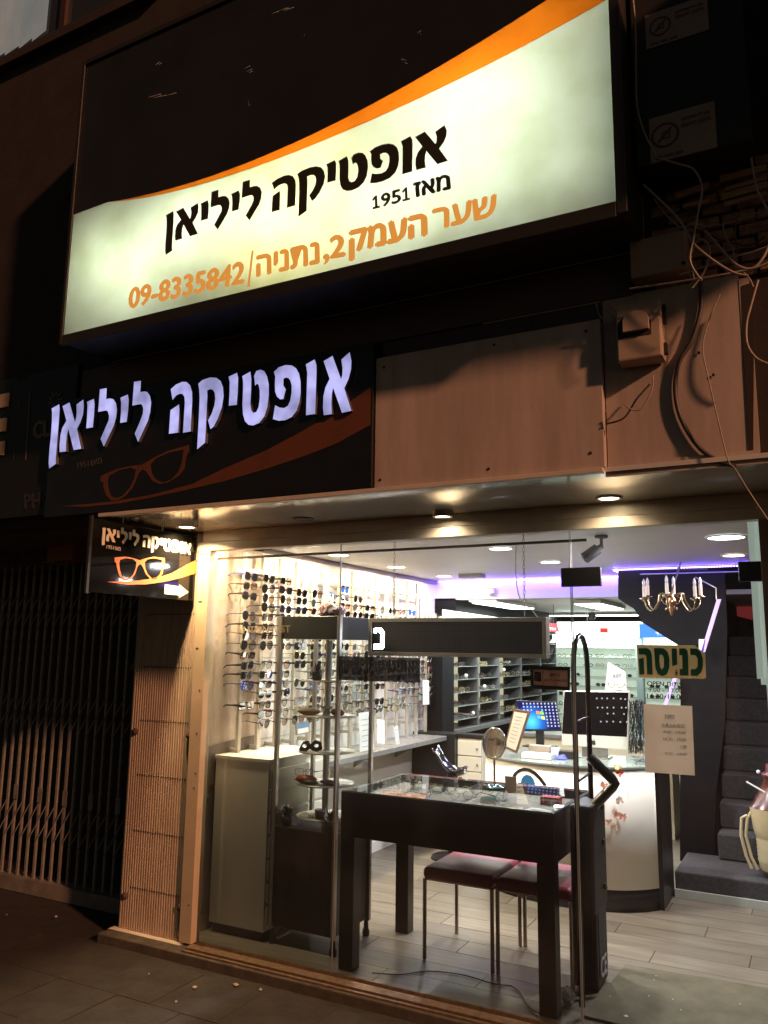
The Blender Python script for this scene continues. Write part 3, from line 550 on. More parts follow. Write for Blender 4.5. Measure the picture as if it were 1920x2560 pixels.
# ---- broken plaster with bare bricks
bk = thing('bare_brick_patch', None, None, (-.15, -.63, 3.1)); bk['kind'] = 'structure'
brick_m = mat('old_brick', (.42, .26, .16), .9, noise=(22, .6), bump=(60, .8, .01), col2=(.16, .085, .05))
rs = random.Random(5)
for j in range(9):
    for i in range(6):
        x = -.46 + i*.125 + (.06 if j % 2 else 0); z = 3.0 + j*.052
        if x > .35: continue
        d = rs.uniform(.004, .02); m_ = MB(); w = .118*rs.uniform(.85, 1); h = .044*rs.uniform(.8, 1)
        vs = []
        for zz in (z, z+h):
            for xx, yy in ((x, -.622-d), (x+w, -.622-d), (x+w, -.62), (x, -.62)): vs.append((xx+rs.uniform(-.005, .005), yy+rs.uniform(-.003, .003), zz+rs.uniform(-.005, .005)))
        m_.hexa(vs); m_.build('brick', brick_m, bk)
# ---- slats of an old shutter under the cabinet
sh_ = thing('broken_shutter', 'broken wooden slats hanging under the dark cabinet at the far right', 'shutter', (-.1, -.7, 3.3))
for i, (y0_, y1_, x0_, x1_) in enumerate(((497, 470, 1690, 1772), (520, 505, 1707, 1775), (455, 425, 1800, 1918), (478, 448, 1812, 1918), (500, 468, 1805, 1918), (515, 487, 1810, 1918))):
    a = at(x0_, y0_, 'Y', -.69); b = at(x1_, y1_, 'Y', -.69); g = MB(); h = Vector((0, 0, .016 if i % 2 else .026)); g.slab(a, b, b+h, a+h, (0, .012, 0)); g.build('slat', mat('old_wood', (.45, .28, .17), .75, noise=(18, .4, (1, 1, 6))), sh_)

# ---- unseen box added at the right to shade the dark cabinet
sbx = thing('shade_box', 'unseen box added to shade the dark cabinet', 'shade box', (.9, -.9, 3.4))
g = MB(); g.box(.30, 1.15, -1.35, -.64, 3.60, 4.38); g.build('casing', mat('shade_box_white', (.55, .52, .46), .5), sbx, bev=.02)
g = MB(); g.lathe([(.20, 0), (.25, -.01), (.25, .01)], (.62, -1.36, 3.99), 28, 'Y'); g.build('front_ring', rubber, sbx)

# ---- cables
def cable(lab, pts, y, r, m, name='cable', grp=None, sm=True):
    P = [at(p[0], p[1], 'Y', y if len(p) == 2 else p[2]) for p in pts]
    if sm:
        Q = []
        for i in range(len(P)-1):
            p0, p1, p2, p3 = P[max(i-1, 0)], P[i], P[i+1], P[min(i+2, len(P)-1)]
            for k in range(5):
                t = k/5; Q.append(.5*((2*p1) + (p2-p0)*t + (2*p0-5*p1+4*p2-p3)*t*t + (3*p1-p0-3*p2+p3)*t**3))
        P = Q + [P[-1]]
    g = MB(); g.tube(P, r, 6); return g.build(name, m, None, label=lab, cat='cable', group=grp)
cable('thin cable hanging down the wall and across the lit soffit at far right', [(1800, 735), (1773, 800), (1757, 870), (1772, 950), (1795, 1050), (1820, 1150), (1838, 1172), (1870, 1225), (1920, 1300)], -.70, .0028, cable_m)
cable('thick dark cable bowing over the beige board at far right', [(1750, 700), (1752, 770), (1730, 850), (1698, 905), (1688, 970), (1700, 1040), (1740, 1110), (1790, 1150), (1840, 1166)], -.655, .009, cable_d)
cable('pale cable stretched straight across below the small beige box', [(1574, 722), (1680, 707), (1800, 688), (1880, 672), (1925, 655)], -.80, .004, cable_m)
cable('looping pale cable from the dark cabinet down past the small box', [(1640, 395), (1700, 411), (1735, 425), (1755, 470), (1745, 530), (1735, 590), (1725, 650), (1745, 690), (1755, 700)], -.88, .004, cable_m)
cable('cable dropping from the light box corner over the small box', [(1608, 462), (1670, 520), (1705, 560), (1730, 605), (1775, 645), (1830, 680), (1870, 690)], -.87, .0045, cable_m)
cable('tangled loop of cable right of the small beige box', [(1735, 700), (1728, 640), (1745, 600), (1765, 605), (1775, 630), (1760, 680), (1730, 720)], -.8, .004, cable_m)
cable('hanging cable swagging towards the right edge of the bricks', [(1762, 577), (1800, 620), (1840, 662), (1880, 672), (1910, 640), (1925, 600)], -.8, .0055, cable_m)
cable('vertical cable along the right edge above the bricks', [(1878, 395), (1885, 440), (1895, 480), (1925, 535)], -.9, .004, cable_m)
cable('cable curling down over the dark gap at the right edge', [(1895, 700), (1878, 760), (1866, 810), (1868, 860), (1890, 895), (1925, 912)], -.72, .005, cable_m)
cable('wire loop dangling under the beige vent box', [(1632, 938), (1630, 975), (1605, 1020), (1580, 1024), (1560, 1010)], -.72, .003, cable_m)
cable('second wire under the beige vent box curving left', [(1625, 960), (1590, 1000), (1560, 1045), (1515, 1060)], -.69, .0035, cable_d)
cable('bunch cable end at the corner of the beige fascia board', [(1505, 760), (1530, 790), (1545, 800), (1570, 760)], -.7, .003, cable_m)
cable('short stub cable curling above the beige fascia corner', [(1490, 755), (1500, 790), (1530, 810), (1540, 780), (1515, 760)], -.69, .003, cable_m)
cable('grey conduit running up beside the light box edge', [(1580, -20), (1588, 60), (1590, 160), (1592, 260), (1610, 330), (1640, 390)], -.9, .004, cable_m)
cable('dark pipe running up along the light box edge', [(1600, -20), (1600, 120), (1600, 250)], -.72, .012, cable_d)
cable('pale pipe beside the dark pipe at the light box edge', [(1570, -20), (1572, 60), (1583, 130)], -.72, .012, mat('pale_pipe', (.45, .3, .2), .6))

rsc = random.Random(12)
clip_m = mat('cable_clip', (.5, .42, .35), .5)
for k_, lab_ in enumerate(('thin wire crossing the bare bricks high up', 'thin wire sagging over the bare bricks', 'knotted wire beside the small beige box', 'wire running from the bricks down to the conduit gap', 'loose wire end hanging over the bricks', 'taut wire along the lower edge of the bricks', 'wire curling below the dark cabinet')):
    x0_, y0_ = ((1690, 600), (1700, 560), (1720, 640), (1800, 560), (1850, 520), (1700, 690), (1640, 500))[k_]; x1_, y1_ = ((1920, 520), (1920, 600), (1760, 720), (1880, 720), (1830, 660), (1925, 620), (1760, 560))[k_]
    pts_ = [(x0_ + (x1_-x0_)*t + rsc.uniform(-9, 9), y0_ + (y1_-y0_)*t + rsc.uniform(-8, 8) + (28*math.sin(math.pi*t) if k_ in (1, 4, 6) else 0)) for t in (0, .2, .4, .6, .8, 1)]
    cable(lab_, pts_, -.70 - .02*k_, rsc.uniform(.0022, .0045), (cable_m, cable_d, cable_m)[k_ % 3])

# ---- neighbour shop: sign, grille, hood lamp, upper window
ns = thing('neighbour_sign', 'black sign of the neighbouring shop with cream squares and partial English letters', 'sign', (-4.5, -.66, 2.3))
NY = -.66
g = MB(); g.box(-6.6, -3.63, NY, -.622, 2.335, 3.2); g.build('board', mat('neighbour_black', (.01, .01, .009), .5), ns)
cr_ = mat('cream_tile', (.44, .36, .25), .6, noise=(9, .2)); gp = mat('grey_letter', (.03, .028, .026), .6)
for y0_, y1_, xr in ((983, 1020, 22), (1045, 1081, 15), (1103, 1141, 10)):
    a = at(-60, y0_+8, 'Y', NY-.003); b = at(xr, y1_-3, 'Y', NY-.003); g = MB(); g.box(a.x, b.x, NY-.012, NY-.001, b.z, at(xr, y0_+1, 'Y', NY).z); g.build('cream_square', cr_, ns)
for x_, y0_, y1_, w_ in ((74, 982, 1150, .012), (50, 990, 1030, .004), (42, 1055, 1090, .004), (37, 1110, 1150, .004)):
    a = at(x_, y0_, 'Y', NY); b = at(x_-10 if w_ > .01 else x_-2, y1_, 'Y', NY); g = MB(); g.add([a, a+Vector((w_, 0, 0)), b+Vector((w_, 0, 0)), b], [(0, 1, 2, 3)])
    for i in range(len(g.v)): g.v[i] = (g.v[i][0], NY-.003, g.v[i][2])
    g.build('stripe', mat('stripe_rust', (.20, .11, .06), .6), ns)
N_ = lambda x, y: at(x, y, 'Y', NY-.003)
text('lettering', 'CL', N_(85, 1056), N_(124, 1048), N_(85, 1097), mat('tan_letter', (.24, .17, .12), .6), ns, bold=.065)
text('lettering', 'PHO!', N_(60, 1236), N_(142, 1228), N_(62, 1273), gp, ns, bold=.065)
text('lettering', heb('בס״ד'), N_(42, 942), N_(68, 937), N_(42, 951), gp, ns)
for k in range(9):
    t = k*2*math.pi/9; c_ = at(137, 1000, 'Y', NY-.004); g = MB(); d1 = Vector((math.cos(t), 0, math.sin(t))); d2 = Vector((-math.sin(t), 0, math.cos(t)))
    g.add([c_+d1*.014, c_+d1*.04+d2*.007, c_+d1*.066, c_+d1*.04-d2*.007], [(0, 1, 2, 3)]); g.build('star_ray', mat('star_grey', (.2, .17, .13), .6), ns)
# recess side and lintel
g = MB(); g.box(-9, -3.71, .42, .48, 2.17, 2.311); struct('neighbour_lintel', g, MATS['grey_render'])
g = MB(); g.box(-9, -3.5, 1.3, 1.4, -.1, 2.4); struct('neighbour_back_wall', g, mat('neighbour_inner', (.04, .038, .033), .7, noise=(2, .4)))
g = MB(); g.box(-9, -3.71, .44, 1.3, -.2, -.05); struct('neighbour_step', g, concrete)
g = MB(); g.box(-9, -3.71, -.12, .44, -.2, -.075); struct('neighbour_step', g, asphalt)
hd = thing('vent_hood', 'small ribbed wall hood coloured as if lit orange above the folding grille', 'vent hood', (-4.35, .25, 2.2))
a = at(120, 1352, 'Y', .16); b = at(180, 1404, 'Y', .16)
g = MB()
for k in range(9):
    x = a.x + (b.x-a.x)*k/9
    g.box(x, x+(b.x-a.x)/9*.7, .15, .16, a.z-.045, a.z-.002*k)
g.build('louvre', mat('hood_lit_orange', (.50, .22, .08), .6, noise=(9, .3)), hd); g = MB(); g.box(a.x, b.x, .161, .3, b.z+.012, a.z-.003); g.build('case', MATS['hood_lit_orange'], hd, bev=.006)  # orange light on the hood is put into its colour
g = MB(); g.box(a.x-.01, a.x+.1, .145, .3, b.z, b.z+.008); g.build('lip', cable_m, hd)
gr = thing('folding_grille', 'dark folding lattice security grille closing the neighbouring shop', 'grille', (-4.8, .5, -.05))
GY = .36; gm = mat('grille_steel', (.36, .33, .30), .5, metal=.4, noise=(16, .4), bump=(60, .2))
xs_ = [-3.80 - i*.083 for i in range(30)]
bar = MB().box(-.009, .009, -.007, .007, 0, 2.17).mesh('upright', gm)
for x in xs_:
    o = bpy.data.objects.new('upright', bar); C.objects.link(o); o.parent = gr; o.location = Vector((x, GY, .02)) - gr.location
dg_ = MB().tube([(0, 0, 0), (.083, 0, .125)], .0045, 4).mesh('diagonal_strut', gm)
for x in xs_[1:]:
    for z in (.25, .38, .99, 1.12, 1.72, 1.84):
        o = bpy.data.objects.new('diagonal_strut', dg_); C.objects.link(o); o.parent = gr; o.location = Vector((x, GY-.011, z)) - gr.location
for x in xs_[4::3]:
    g = MB(); g.box(x-.012, x+.03, GY-.012, GY-.008, .52, .62); g.build('lock_plate', gm, gr)
g = MB(); g.box(-9, -3.72, .31, .41, -.07, .02); g.build('bottom_track', mat('track_grey', (.3, .27, .23), .5, metal=.3, noise=(9, .4)), gr)
# things seen dimly behind the grille
nb = thing('counter', 'dim grey counter behind the folding grille', 'counter', (-4.6, 1.1, 0)); g = MB(); g.box(-4.7, -3.9, 1.0, 1.28, -.05, 1.35); g.build('body', mat('dim_grey', (.06, .06, .055), .6), nb); g = MB(); g.box(-4.72, -3.88, .98, 1.28, 1.42, 1.47); g.build('shelf', mat('dim_shelf', (.12, .12, .11), .6), nb)
# upper floor window
uw = thing('upper_window', 'upper floor window with pale curtain at the top left corner', 'window', (-4.3, -.6, 4.6))
a = at(160, 65, 'Y', -.64); b = at(0, 150, 'Y', -.64)
g = MB(); g.box(-6.6, a.x+.75, -.640, -.63, b.z-.02, 7.5); g.build('pane', mat('dark_glass', (.03, .032, .03), .12), uw)
g = MB(); g.box(a.x-.02, a.x+.03, -.665, -.62, b.z-.03, 7.5); g.build('frame', mat('window_brown', (.045, .02, .014), .5), uw); g = MB(); g.box(-6.6, a.x+.8, -.68, -.62, b.z-.1, b.z-.03); g.build('sill', dark_plaster, uw, bev=.004)
curt = mat('curtain', (.30, .33, .32), .8, noise=(1.6, .85, (1.5, 1, .7)), emit=((.30, .34, .33), .16)); g = MB(); pts = []  # faint glow put into the curtain to brighten it
for i in range(17):
    x = -6.4 + i*(a.x-.16+6.4)/16; pts.append((x, -.646 - .004*math.sin(i*1.7)))
for i in range(16): g.quad((pts[i][0], pts[i][1], b.z+.01), (pts[i+1][0], pts[i+1][1], b.z+.01+.002*i), (pts[i+1][0], pts[i+1][1], 7.4), (pts[i][0], pts[i][1], 7.4))
g.build('curtain', curt, uw)

# ---- soffit downlights
for i, (px, py, on, lab) in enumerate(((467, 1317, 1, 'lit round downlight in the soffit beside the blade sign'), (757, 1297, 0, 'unlit round downlight in the soffit'), (1107, 1279, 1, 'tilted downlight hanging half out of the soffit'), (1522, 1245, 1, 'bright round downlight in the soffit near the door'))):
    p = at(px, py, 'Z', 2.288); d = thing('soffit_downlight', lab, 'downlight', p, group='downlights in the soffit'); zz = -.02 if i == 2 else 0
    g = MB(); g.lathe([(.058, .004), (.060, -.004), (.047, -.006), (.044, .0)] if i != 2 else [(.05, .006), (.052, -.028), (.044, -.03), (.042, -.01)], (0, 0, 0), 24); g.build('ring', grey_metal if on else mat('dark_ring', (.07, .06, .05), .5), d, local=True)
    g = MB(); g.lathe([(0, -.002+zz), (.043, -.002+zz)], (0, 0, 0), 24); g.build('lens', emis('downlight_warm', (1, .80, .52), 9.0) if on else mat('dark_lens', (.06, .055, .05), .3), d, local=True)
    if on: area('downlight_beam', p + Vector((0, 0, -.012+zz)), .08, (9.0, 0, .45, .6)[i], (1, .66, .34) if i < 2 else (1, .76, .5), spread=140)
# litter on the pavement
for i, (x, y, s_) in enumerate(((487, 2469, .03), (590, 2462, .038), (651, 2474, .022), (790, 2479, .03), (17, 2288, .02), (140, 2292, .022), (372, 2436, .016), (440, 2505, .02))):
    p = at(x, y, 'Z', -.05); g = MB(); rs = random.Random(i); pts = [(p.x + s_*.55*math.cos(k*1.05+rs.random()*.4)*rs.uniform(.5, 1), p.y + s_*.5*math.sin(k*1.05)*rs.uniform(.6, 1)) for k in range(6)]
    vs = [(a, b, -.052+rs.uniform(0, .007)) for a, b in pts] + [(p.x, p.y, -.04)]; g.add(vs, [(k, (k+1) % 6, 6) for k in range(6)])
    g.build('paper_scrap', mat('paper_scrap', (.32, .27, .2), .8), None, label=['crumpled pale paper scrap in front of the white cabinet', 'largest crumpled paper scrap lying near the sill', 'small paper scrap near the sill', 'flat torn paper scrap right of the others', 'paper scrap at the far left of the pavement', 'paper scrap below the grille', 'tiny scrap below the pillar', 'tiny scrap lying furthest out on the pavement'][i], cat='litter')
# ================================================================ GLASS FRONT
pane_m = glass('window_glass', (.97, .985, .975), 1.45, dirt=.06)
clear = glass('case_glass', (.95, .98, .965), 1.45, dirt=.02)
sw_ = thing('shop_window', 'frameless fixed glass shop window of two joined panes', 'window', (-2, .02, 0), group=None); sw_['kind'] = 'structure'
for x0, x1 in ((-3.13, -2.256), (-2.252, -.998)):
    g = MB(); g.quad((x0, .02, .004), (x1, .02, .004), (x1, .02, 2.17), (x0, .02, 2.17)); g.build('pane', pane_m, sw_)
    g = MB(); g.box(x1-.002, x1+.0015, .016, .024, .004, 2.17); g.build('pane_edge', mat('glass_edge', (.20, .21, .19), .3), sw_)
dr = thing('glass_door', 'frameless glass entrance door with black patch fittings and paper signs', 'door', (-.5, .02, 0)); dr['kind'] = 'structure'
g = MB(); g.quad((-.990, .02, .01), (-.186, .02, .01), (-.186, .02, 2.165), (-.990, .02, 2.165)); g.build('pane', pane_m, dr)
g = MB(); g.box(-.9925, -.990, .015, .025, .01, 2.165); g.build('pane_edge', MATS['glass_edge'], dr)
pf = mat('patch_black', (.02, .02, .024), .35)
g = MB(); g.box(-1.04, -.855, .006, .034, 1.908, 1.996); g.build('patch_fitting', pf, sw_, bev=.002)
g = MB(); g.box(-.272, -.176, .006, .034, 1.912, 1.996); g.build('patch_fitting', pf, dr, bev=.002)
rod = thing('curtain_rail', 'thin brown rail running across behind the top of the window', 'rail', (-2, .06, 2.13))
g = MB(); g.box(-3.15, -.924, .05, .07, 2.124, 2.136); g.build('rail_bar', mat('rail_brown', (.12, .07, .05), .5), rod); g = MB(); g.box(-3.155, -3.148, .05, .07, 2.02, 2.136); g.build('end_bracket', MATS['rail_brown'], rod)
# entrance sticker and writing on the door
st = thing('entrance_sign', 'cream sticker with large green Hebrew word for entrance on the glass door', 'sign', (-.57, .01, 1.5))
Q = lambda x, y, d=.012: at(x, y, 'Y', d)
c_ = [Q(*p) for p in ((1591, 1612), (1736, 1613), (1763, 1634), (1765, 1694), (1760, 1697), (1597, 1694))]
g = MB(); g.prism([(p.x, p.z) for p in c_], (0, .001, 0), (0, .0125, 0), (1, 0, 0), (0, 0, 1)); g.build('card', translucent('entrance_card', (.62, .52, .34), (.66, .54, .34), .5, .0), st)
gn = mat('sign_green', (.01, .10, .065), .5)
ZZ = (1560, 1560, 5.268)
G_ = dict(he=[(188, 318), (300, 316), (345, 345), (365, 400), (378, 665), (305, 665), (295, 430), (275, 402), (195, 400)], hel=[(195, 460), (258, 442), (268, 665), (205, 665)],
          yod=[(625, 320), (695, 322), (700, 535), (635, 555)], nun=[(725, 322), (800, 322), (835, 350), (843, 420), (850, 680), (735, 678), (733, 592), (770, 590), (765, 412), (728, 410)],
          kaf=[(870, 322), (960, 325), (1010, 370), (1037, 450), (1038, 560), (1015, 640), (965, 684), (880, 680), (880, 595), (945, 592), (968, 560), (970, 460), (945, 412), (875, 408)])
for k, pts in G_.items():
    P = [Q(ZZ[0]+a/ZZ[2], ZZ[1]+b/ZZ[2], .0105) for a, b in pts]; MB().prism([(p.x, p.z) for p in P], (0, .001, 0), (0, .011, 0), (1, 0, 0), (0, 0, 1)).build('letter', gn, st)
so1 = [(393, 315), (520, 320), (575, 370), (598, 450), (596, 580), (565, 660), (505, 688), (445, 655), (412, 580), (403, 450)]; so2 = [(468, 402), (510, 410), (525, 460), (525, 560), (500, 602), (475, 570), (465, 480)]
cv = lambda l: [(p.x, p.z) for p in (Q(ZZ[0]+a/ZZ[2], ZZ[1]+b/ZZ[2], .0105) for a, b in l)]
MB().prism(cv(so1), (0, .001, 0), (0, .011, 0), (1, 0, 0), (0, 0, 1), [cv(so2)]).build('letter', gn, st)
for (a, b, r) in ((690, 608, 9), (690, 640, 15), (690, 668, 11)):
    p = Q(ZZ[0]+a/ZZ[2], ZZ[1]+b/ZZ[2], .0105); g = MB(); k = .0000062*r*52; g.box(p.x-k, p.x+k, .0105, .0115, p.z-k, p.z+k); g.build('emblem', mat('ink_dark', (.03, .03, .03), .5), st)
ink = MATS['ink_dark']
op = thing('opening_hours_lettering', 'black OPEN 9.00 lettering stuck on the door glass', 'lettering', (-.6, .01, 1.45))
text('line', 'OPEN', Q(1618, 1703), Q(1660, 1704), Q(1618, 1714), ink, op, bold=.04)
text('line', heb('פתוח'), Q(1668, 1705), Q(1708, 1706), Q(1668, 1715), ink, op, bold=.02)
text('line', '9.00 - 13.00', Q(1621, 1718), Q(1706, 1720), Q(1621, 1730), ink, op)
text('line', '16.30-19.00', Q(1618, 1734), Q(1711, 1736), Q(1618, 1746), ink, op, bold=.02)
pn = thing('hours_notice', 'white paper notice of opening hours taped to the glass door', 'notice', (-.59, .01, 1.25))
c_ = [Q(*p, .013) for p in ((1609, 1760), (1730, 1765), (1737, 1939), (1613, 1930))]
g = MB(); g.slab(c_[0], c_[1], c_[2], c_[3], (0, .0008, 0)); g.build('paper', translucent('notice_paper', (.72, .68, .60), (.72, .68, .60), .5, .0), pn)
gi = mat('print_grey', (.27, .24, .21), .6)
Qn = lambda x, y: Q(x, y, .0115)
text('line', heb('פתוח'), Qn(1663, 1786), Qn(1687, 1787), Qn(1663, 1796), gi, pn)
text('line', heb('ימים א,ב,ד,ה'), Qn(1655, 1809), Qn(1713, 1811), Qn(1655, 1816), gi, pn, bold=.02)
g = MB(); g.slab(Qn(1655, 1817), Qn(1713, 1818), Qn(1713, 1819), Qn(1655, 1818), (0, -.0006, 0)); g.build('underline', gi, pn)
text('line', '9:00 - 13:00', Qn(1659, 1826), Qn(1715, 1828), Qn(1659, 1833), gi, pn)
text('line', '16:30 - 19:00', Qn(1659, 1843), Qn(1716, 1846), Qn(1659, 1851), gi, pn)
text('line', heb('יום ו'), Qn(1702, 1863), Qn(1717, 1864), Qn(1702, 1872), gi, pn)
text('line', '9:00 - 13:00', Qn(1663, 1880), Qn(1717, 1882), Qn(1663, 1887), gi, pn)
ck = thing('cheque_plaque', 'black framed sign with small logo hanging at the window joint', 'sign', (-1.1, .03, 1.49))
c_ = [Q(*p, .04) for p in ((1325, 1664), (1425, 1667), (1424, 1727), (1327, 1721))]
h_ = [Q(*p, .04) for p in ((1333, 1673), (1419, 1676), (1419, 1717), (1334, 1712))]; g = MB(); g.prism([(p.x, p.z) for p in c_], (0, .006, 0), (0, .04, 0), (1, 0, 0), (0, 0, 1), [[(p.x, p.z) for p in h_]]); g.build('frame', mat('frame_black', (.01, .01, .01), .4), ck)
c_ = [Q(*p, .039) for p in ((1333, 1673), (1419, 1676), (1419, 1717), (1334, 1712))]; g = MB(); g.slab(*c_, (0, .001, 0)); g.build('card', translucent('card_pink', (.55, .36, .28), (.6, .42, .34), .5, 0), ck)
Qk = lambda x, y: Q(x, y, .037)
g = MB(); g.slab(Qk(1336, 1679), Qk(1353, 1680), Qk(1353, 1704), Qk(1336, 1702), (0, -.001, 0)); g.build('logo_block', ink, ck)
for i in range(3): g = MB(); q = [Q(x, y, .0355) for x, y in ((1339, 1688+i*5), (1344, 1685+i*5), (1350, 1683+i*5), (1350, 1686+i*5), (1345, 1688+i*5), (1339, 1691+i*5))]; g.add(q, [tuple(range(6))]); g.build('logo_wave', MATS['card_pink'], ck)
g = MB(); g.slab(Qk(1357, 1675), Qk(1358, 1675), Qk(1358, 1715), Qk(1357, 1715), (0, -.001, 0)); g.build('divider', ink, ck)
text('line', heb('גם כאן'), Qk(1374, 1684), Qk(1400, 1685), Qk(1374, 1692), ink, ck, bold=.02)
text('line', heb("מכבדים צ'קים"), Qk(1361, 1697), Qk(1416, 1699), Qk(1361, 1704), ink, ck, bold=.02)
au = thing('gold_lettering', 'faint gold English brand lettering on the window glass at the left', 'lettering', (-2.7, .01, 1.7))
text('line', 'ANTON JUST', Q(592, 1567), Q(726, 1563), Q(592, 1590), mat('gold_print', (.45, .36, .2), .4, metal=.3), au, bold=.01)
ds = thing('strip_reflection', 'dark strip with pale Hebrew shop name painted as a sign reflection at the window joint', 'sign', (-2.0, .03, 1.5))  # dark film and pale letters stand in for a sign reflected in the glass
smoke = glass('reflection_film', (.07, .065, .075), 1.45); c_ = [Q(*p, .03) for p in ((843, 1640), (1050, 1645), (1050, 1707), (843, 1700))]
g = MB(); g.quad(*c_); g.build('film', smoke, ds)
pg = mat('reflection_print', (.88, .84, .78), .5)
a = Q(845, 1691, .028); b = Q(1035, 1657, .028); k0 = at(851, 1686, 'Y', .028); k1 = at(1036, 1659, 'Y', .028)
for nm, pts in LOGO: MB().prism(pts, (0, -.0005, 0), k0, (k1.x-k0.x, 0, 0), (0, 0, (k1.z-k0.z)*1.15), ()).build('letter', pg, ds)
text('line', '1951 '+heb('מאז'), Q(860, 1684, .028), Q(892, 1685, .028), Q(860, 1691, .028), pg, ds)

# ================================================================ SHOP LIGHTS
for i, (px, py, col, pw, r_) in enumerate(((847, 1387, (1, .80, .50), 3.0, .075), (991, 1417, (1, .82, .58), 2.8, .075), (1110, 1440, (1, .88, .8), 2.2, .07), (1252, 1371, (.95, .97, 1), 5.0, .075), (1376, 1405, (.93, .96, 1), 4.6, .072), (1834, 1388, (1, .80, .74), 2.6, .07), (1815, 1343, (.90, .97, 1), 3.6, .10), (715, 1381, (1, .84, .55), 2.6, .075))):
    p = at(px, py, 'Z', 2.266); 
    if i == 7: p = Vector((-2.85, .60, 2.266))
    lb_ = ['warm ceiling downlight nearest the window on the left', 'warm ceiling downlight in the middle of the left row', 'warm ceiling downlight furthest back on the left', 'cool ceiling downlight nearer the window in the middle', 'cool ceiling downlight further back in the middle', 'pinkish ceiling downlight at the right by the stairs', 'bright cool ceiling downlight near the door', 'warm ceiling downlight tucked above the white cabinet'][i]
    d = thing('ceiling_light', lb_, 'ceiling light', p, group='round downlights in the shop ceiling')
    g = MB(); g.lathe([(r_+.012, .003), (r_+.010, -.005), (r_, -.006), (r_-.003, 0)], (0, 0, 0), 28); g.build('ring', mat('white_ring', (.8, .78, .74), .4), d, local=True)
    g = MB(); g.lathe([(0, -.002), (r_-.002, -.002)], (0, 0, 0), 28); g.build('lens', emis('lens_%d' % i, col, 7.0), d, local=True)
    area('ceiling_beam', p + Vector((0, 0, -.01)), r_*1.6, pw*3.1, col)
# hidden spots washing the eyewear wall
for y, pw in ((.09, 4.2), (1.0, .55), (1.75, .7), (2.45, .45), (3.0, .35)):
    area('unseen_wash', (-3.19, y, 2.225), .08, pw*.8, (1, .80, .45) if y < .5 else (1, .90, .74))
area('unseen_wash', (-2.95, .075, 2.20), .10, 5.5, (1, .80, .52))  # extra unseen lamp added to brighten the white cabinet front
# LED strip round the ceiling edge
ls_ = thing('led_strip', 'blue violet LED strip along the ceiling edge and over the stairs', 'light strip', (-2, 3.4, 2.26))
def strip(a, b, n_, s_=.0032):
    a, b = Vector(a), Vector(b); g = MB(); h = MB()
    for i in range(n_): p = a.lerp(b, (i+.5)/n_); g.box(p.x-s_, p.x+s_, p.y-s_, p.y+s_, p.z-s_, p.z+s_)
    o = g.build('led', emis('led_blue', (.20, .12, 1.0), 34), ls_); o['kind'] = 'stuff'
    u = (b-a).normalized(); w = u.cross(Vector((0, 0, 1)))*.005; h.slab(a-w+Vector((0, 0, .0045)), b-w+Vector((0, 0, .0045)), b+w+Vector((0, 0, .0045)), a+w+Vector((0, 0, .0045)), (0, 0, .002)); h.build('tape', white_wall, ls_)
strip((-3.2, 3.43, 2.258), (-1.40, 3.43, 2.258), 90); strip((-1.40, 3.43, 2.258), (-1.40, 2.83, 2.258), 16); strip((-1.40, 2.83, 2.258), (-.30, 2.83, 2.258), 56)
area('strip_glow', (-2.3, 3.40, 2.235), 1.75, 2.2, (.14, .07, 1), (0, .55, -.2), 'RECTANGLE', .02)
area('strip_glow', (-2.3, 3.38, 2.215), 1.75, .7, (.14, .07, 1), (0, .1, 1), 'RECTANGLE', .02)
area('strip_glow', (-.9, 2.81, 2.22), 1.0, .8, (.14, .07, 1), (0, -.3, 1), 'RECTANGLE', .02)
# back room lamps
for i, (px, py, L2, lab) in enumerate(((1262, 1505, .62, 'long white fluorescent ceiling lamp on the left of the back room'), (1500, 1507, .55, 'long white fluorescent ceiling lamp on the right of the back room'))):
    p = at(px, py, 'Z', 2.095); d = thing('fluorescent_lamp', lab, 'lamp', p, group='fluorescent lamps in the back room')
    g = MB(); g.box(-.14, .14, -L2, L2, -.035, 0); g.build('housing', white_wall, d, local=True, bev=.006); g = MB(); g.box(-.12, .12, -L2+.03, L2-.03, -.045, -.0355); g.build('diffuser', emis('tube_white', (.94, 1, .96), 4.5), d, local=True, bev=.006)
    area('tube_light', p+Vector((0, 0, -.06)), .24, 11, (.90, 1, .95), shape='RECTANGLE', sy=L2*1.8)
d = thing('fluorescent_lamp', 'wide white lamp running across the far end of the back room', 'lamp', (-2.4, 6.6, 2.1)); g = MB(); g.box(-.95, .85, -.06, .06, -.035, 0); g.build('housing', white_wall, d, local=True); g = MB(); g.box(-.93, .83, -.05, .05, -.045, -.0355); g.build('diffuser', MATS['tube_white'], d, local=True)
area('tube_light', (-2.4, 6.6, 2.04), 1.7, 7, (.88, 1, .93), shape='RECTANGLE', sy=.1)
MB().sphere((0, 0, -.03), .05, 12).build('smoke_sensor', grey_metal, None, label='small round sensor on the ceiling between the back room lamps', cat='sensor').location = at(1480, 1534, 'Z', 2.07)

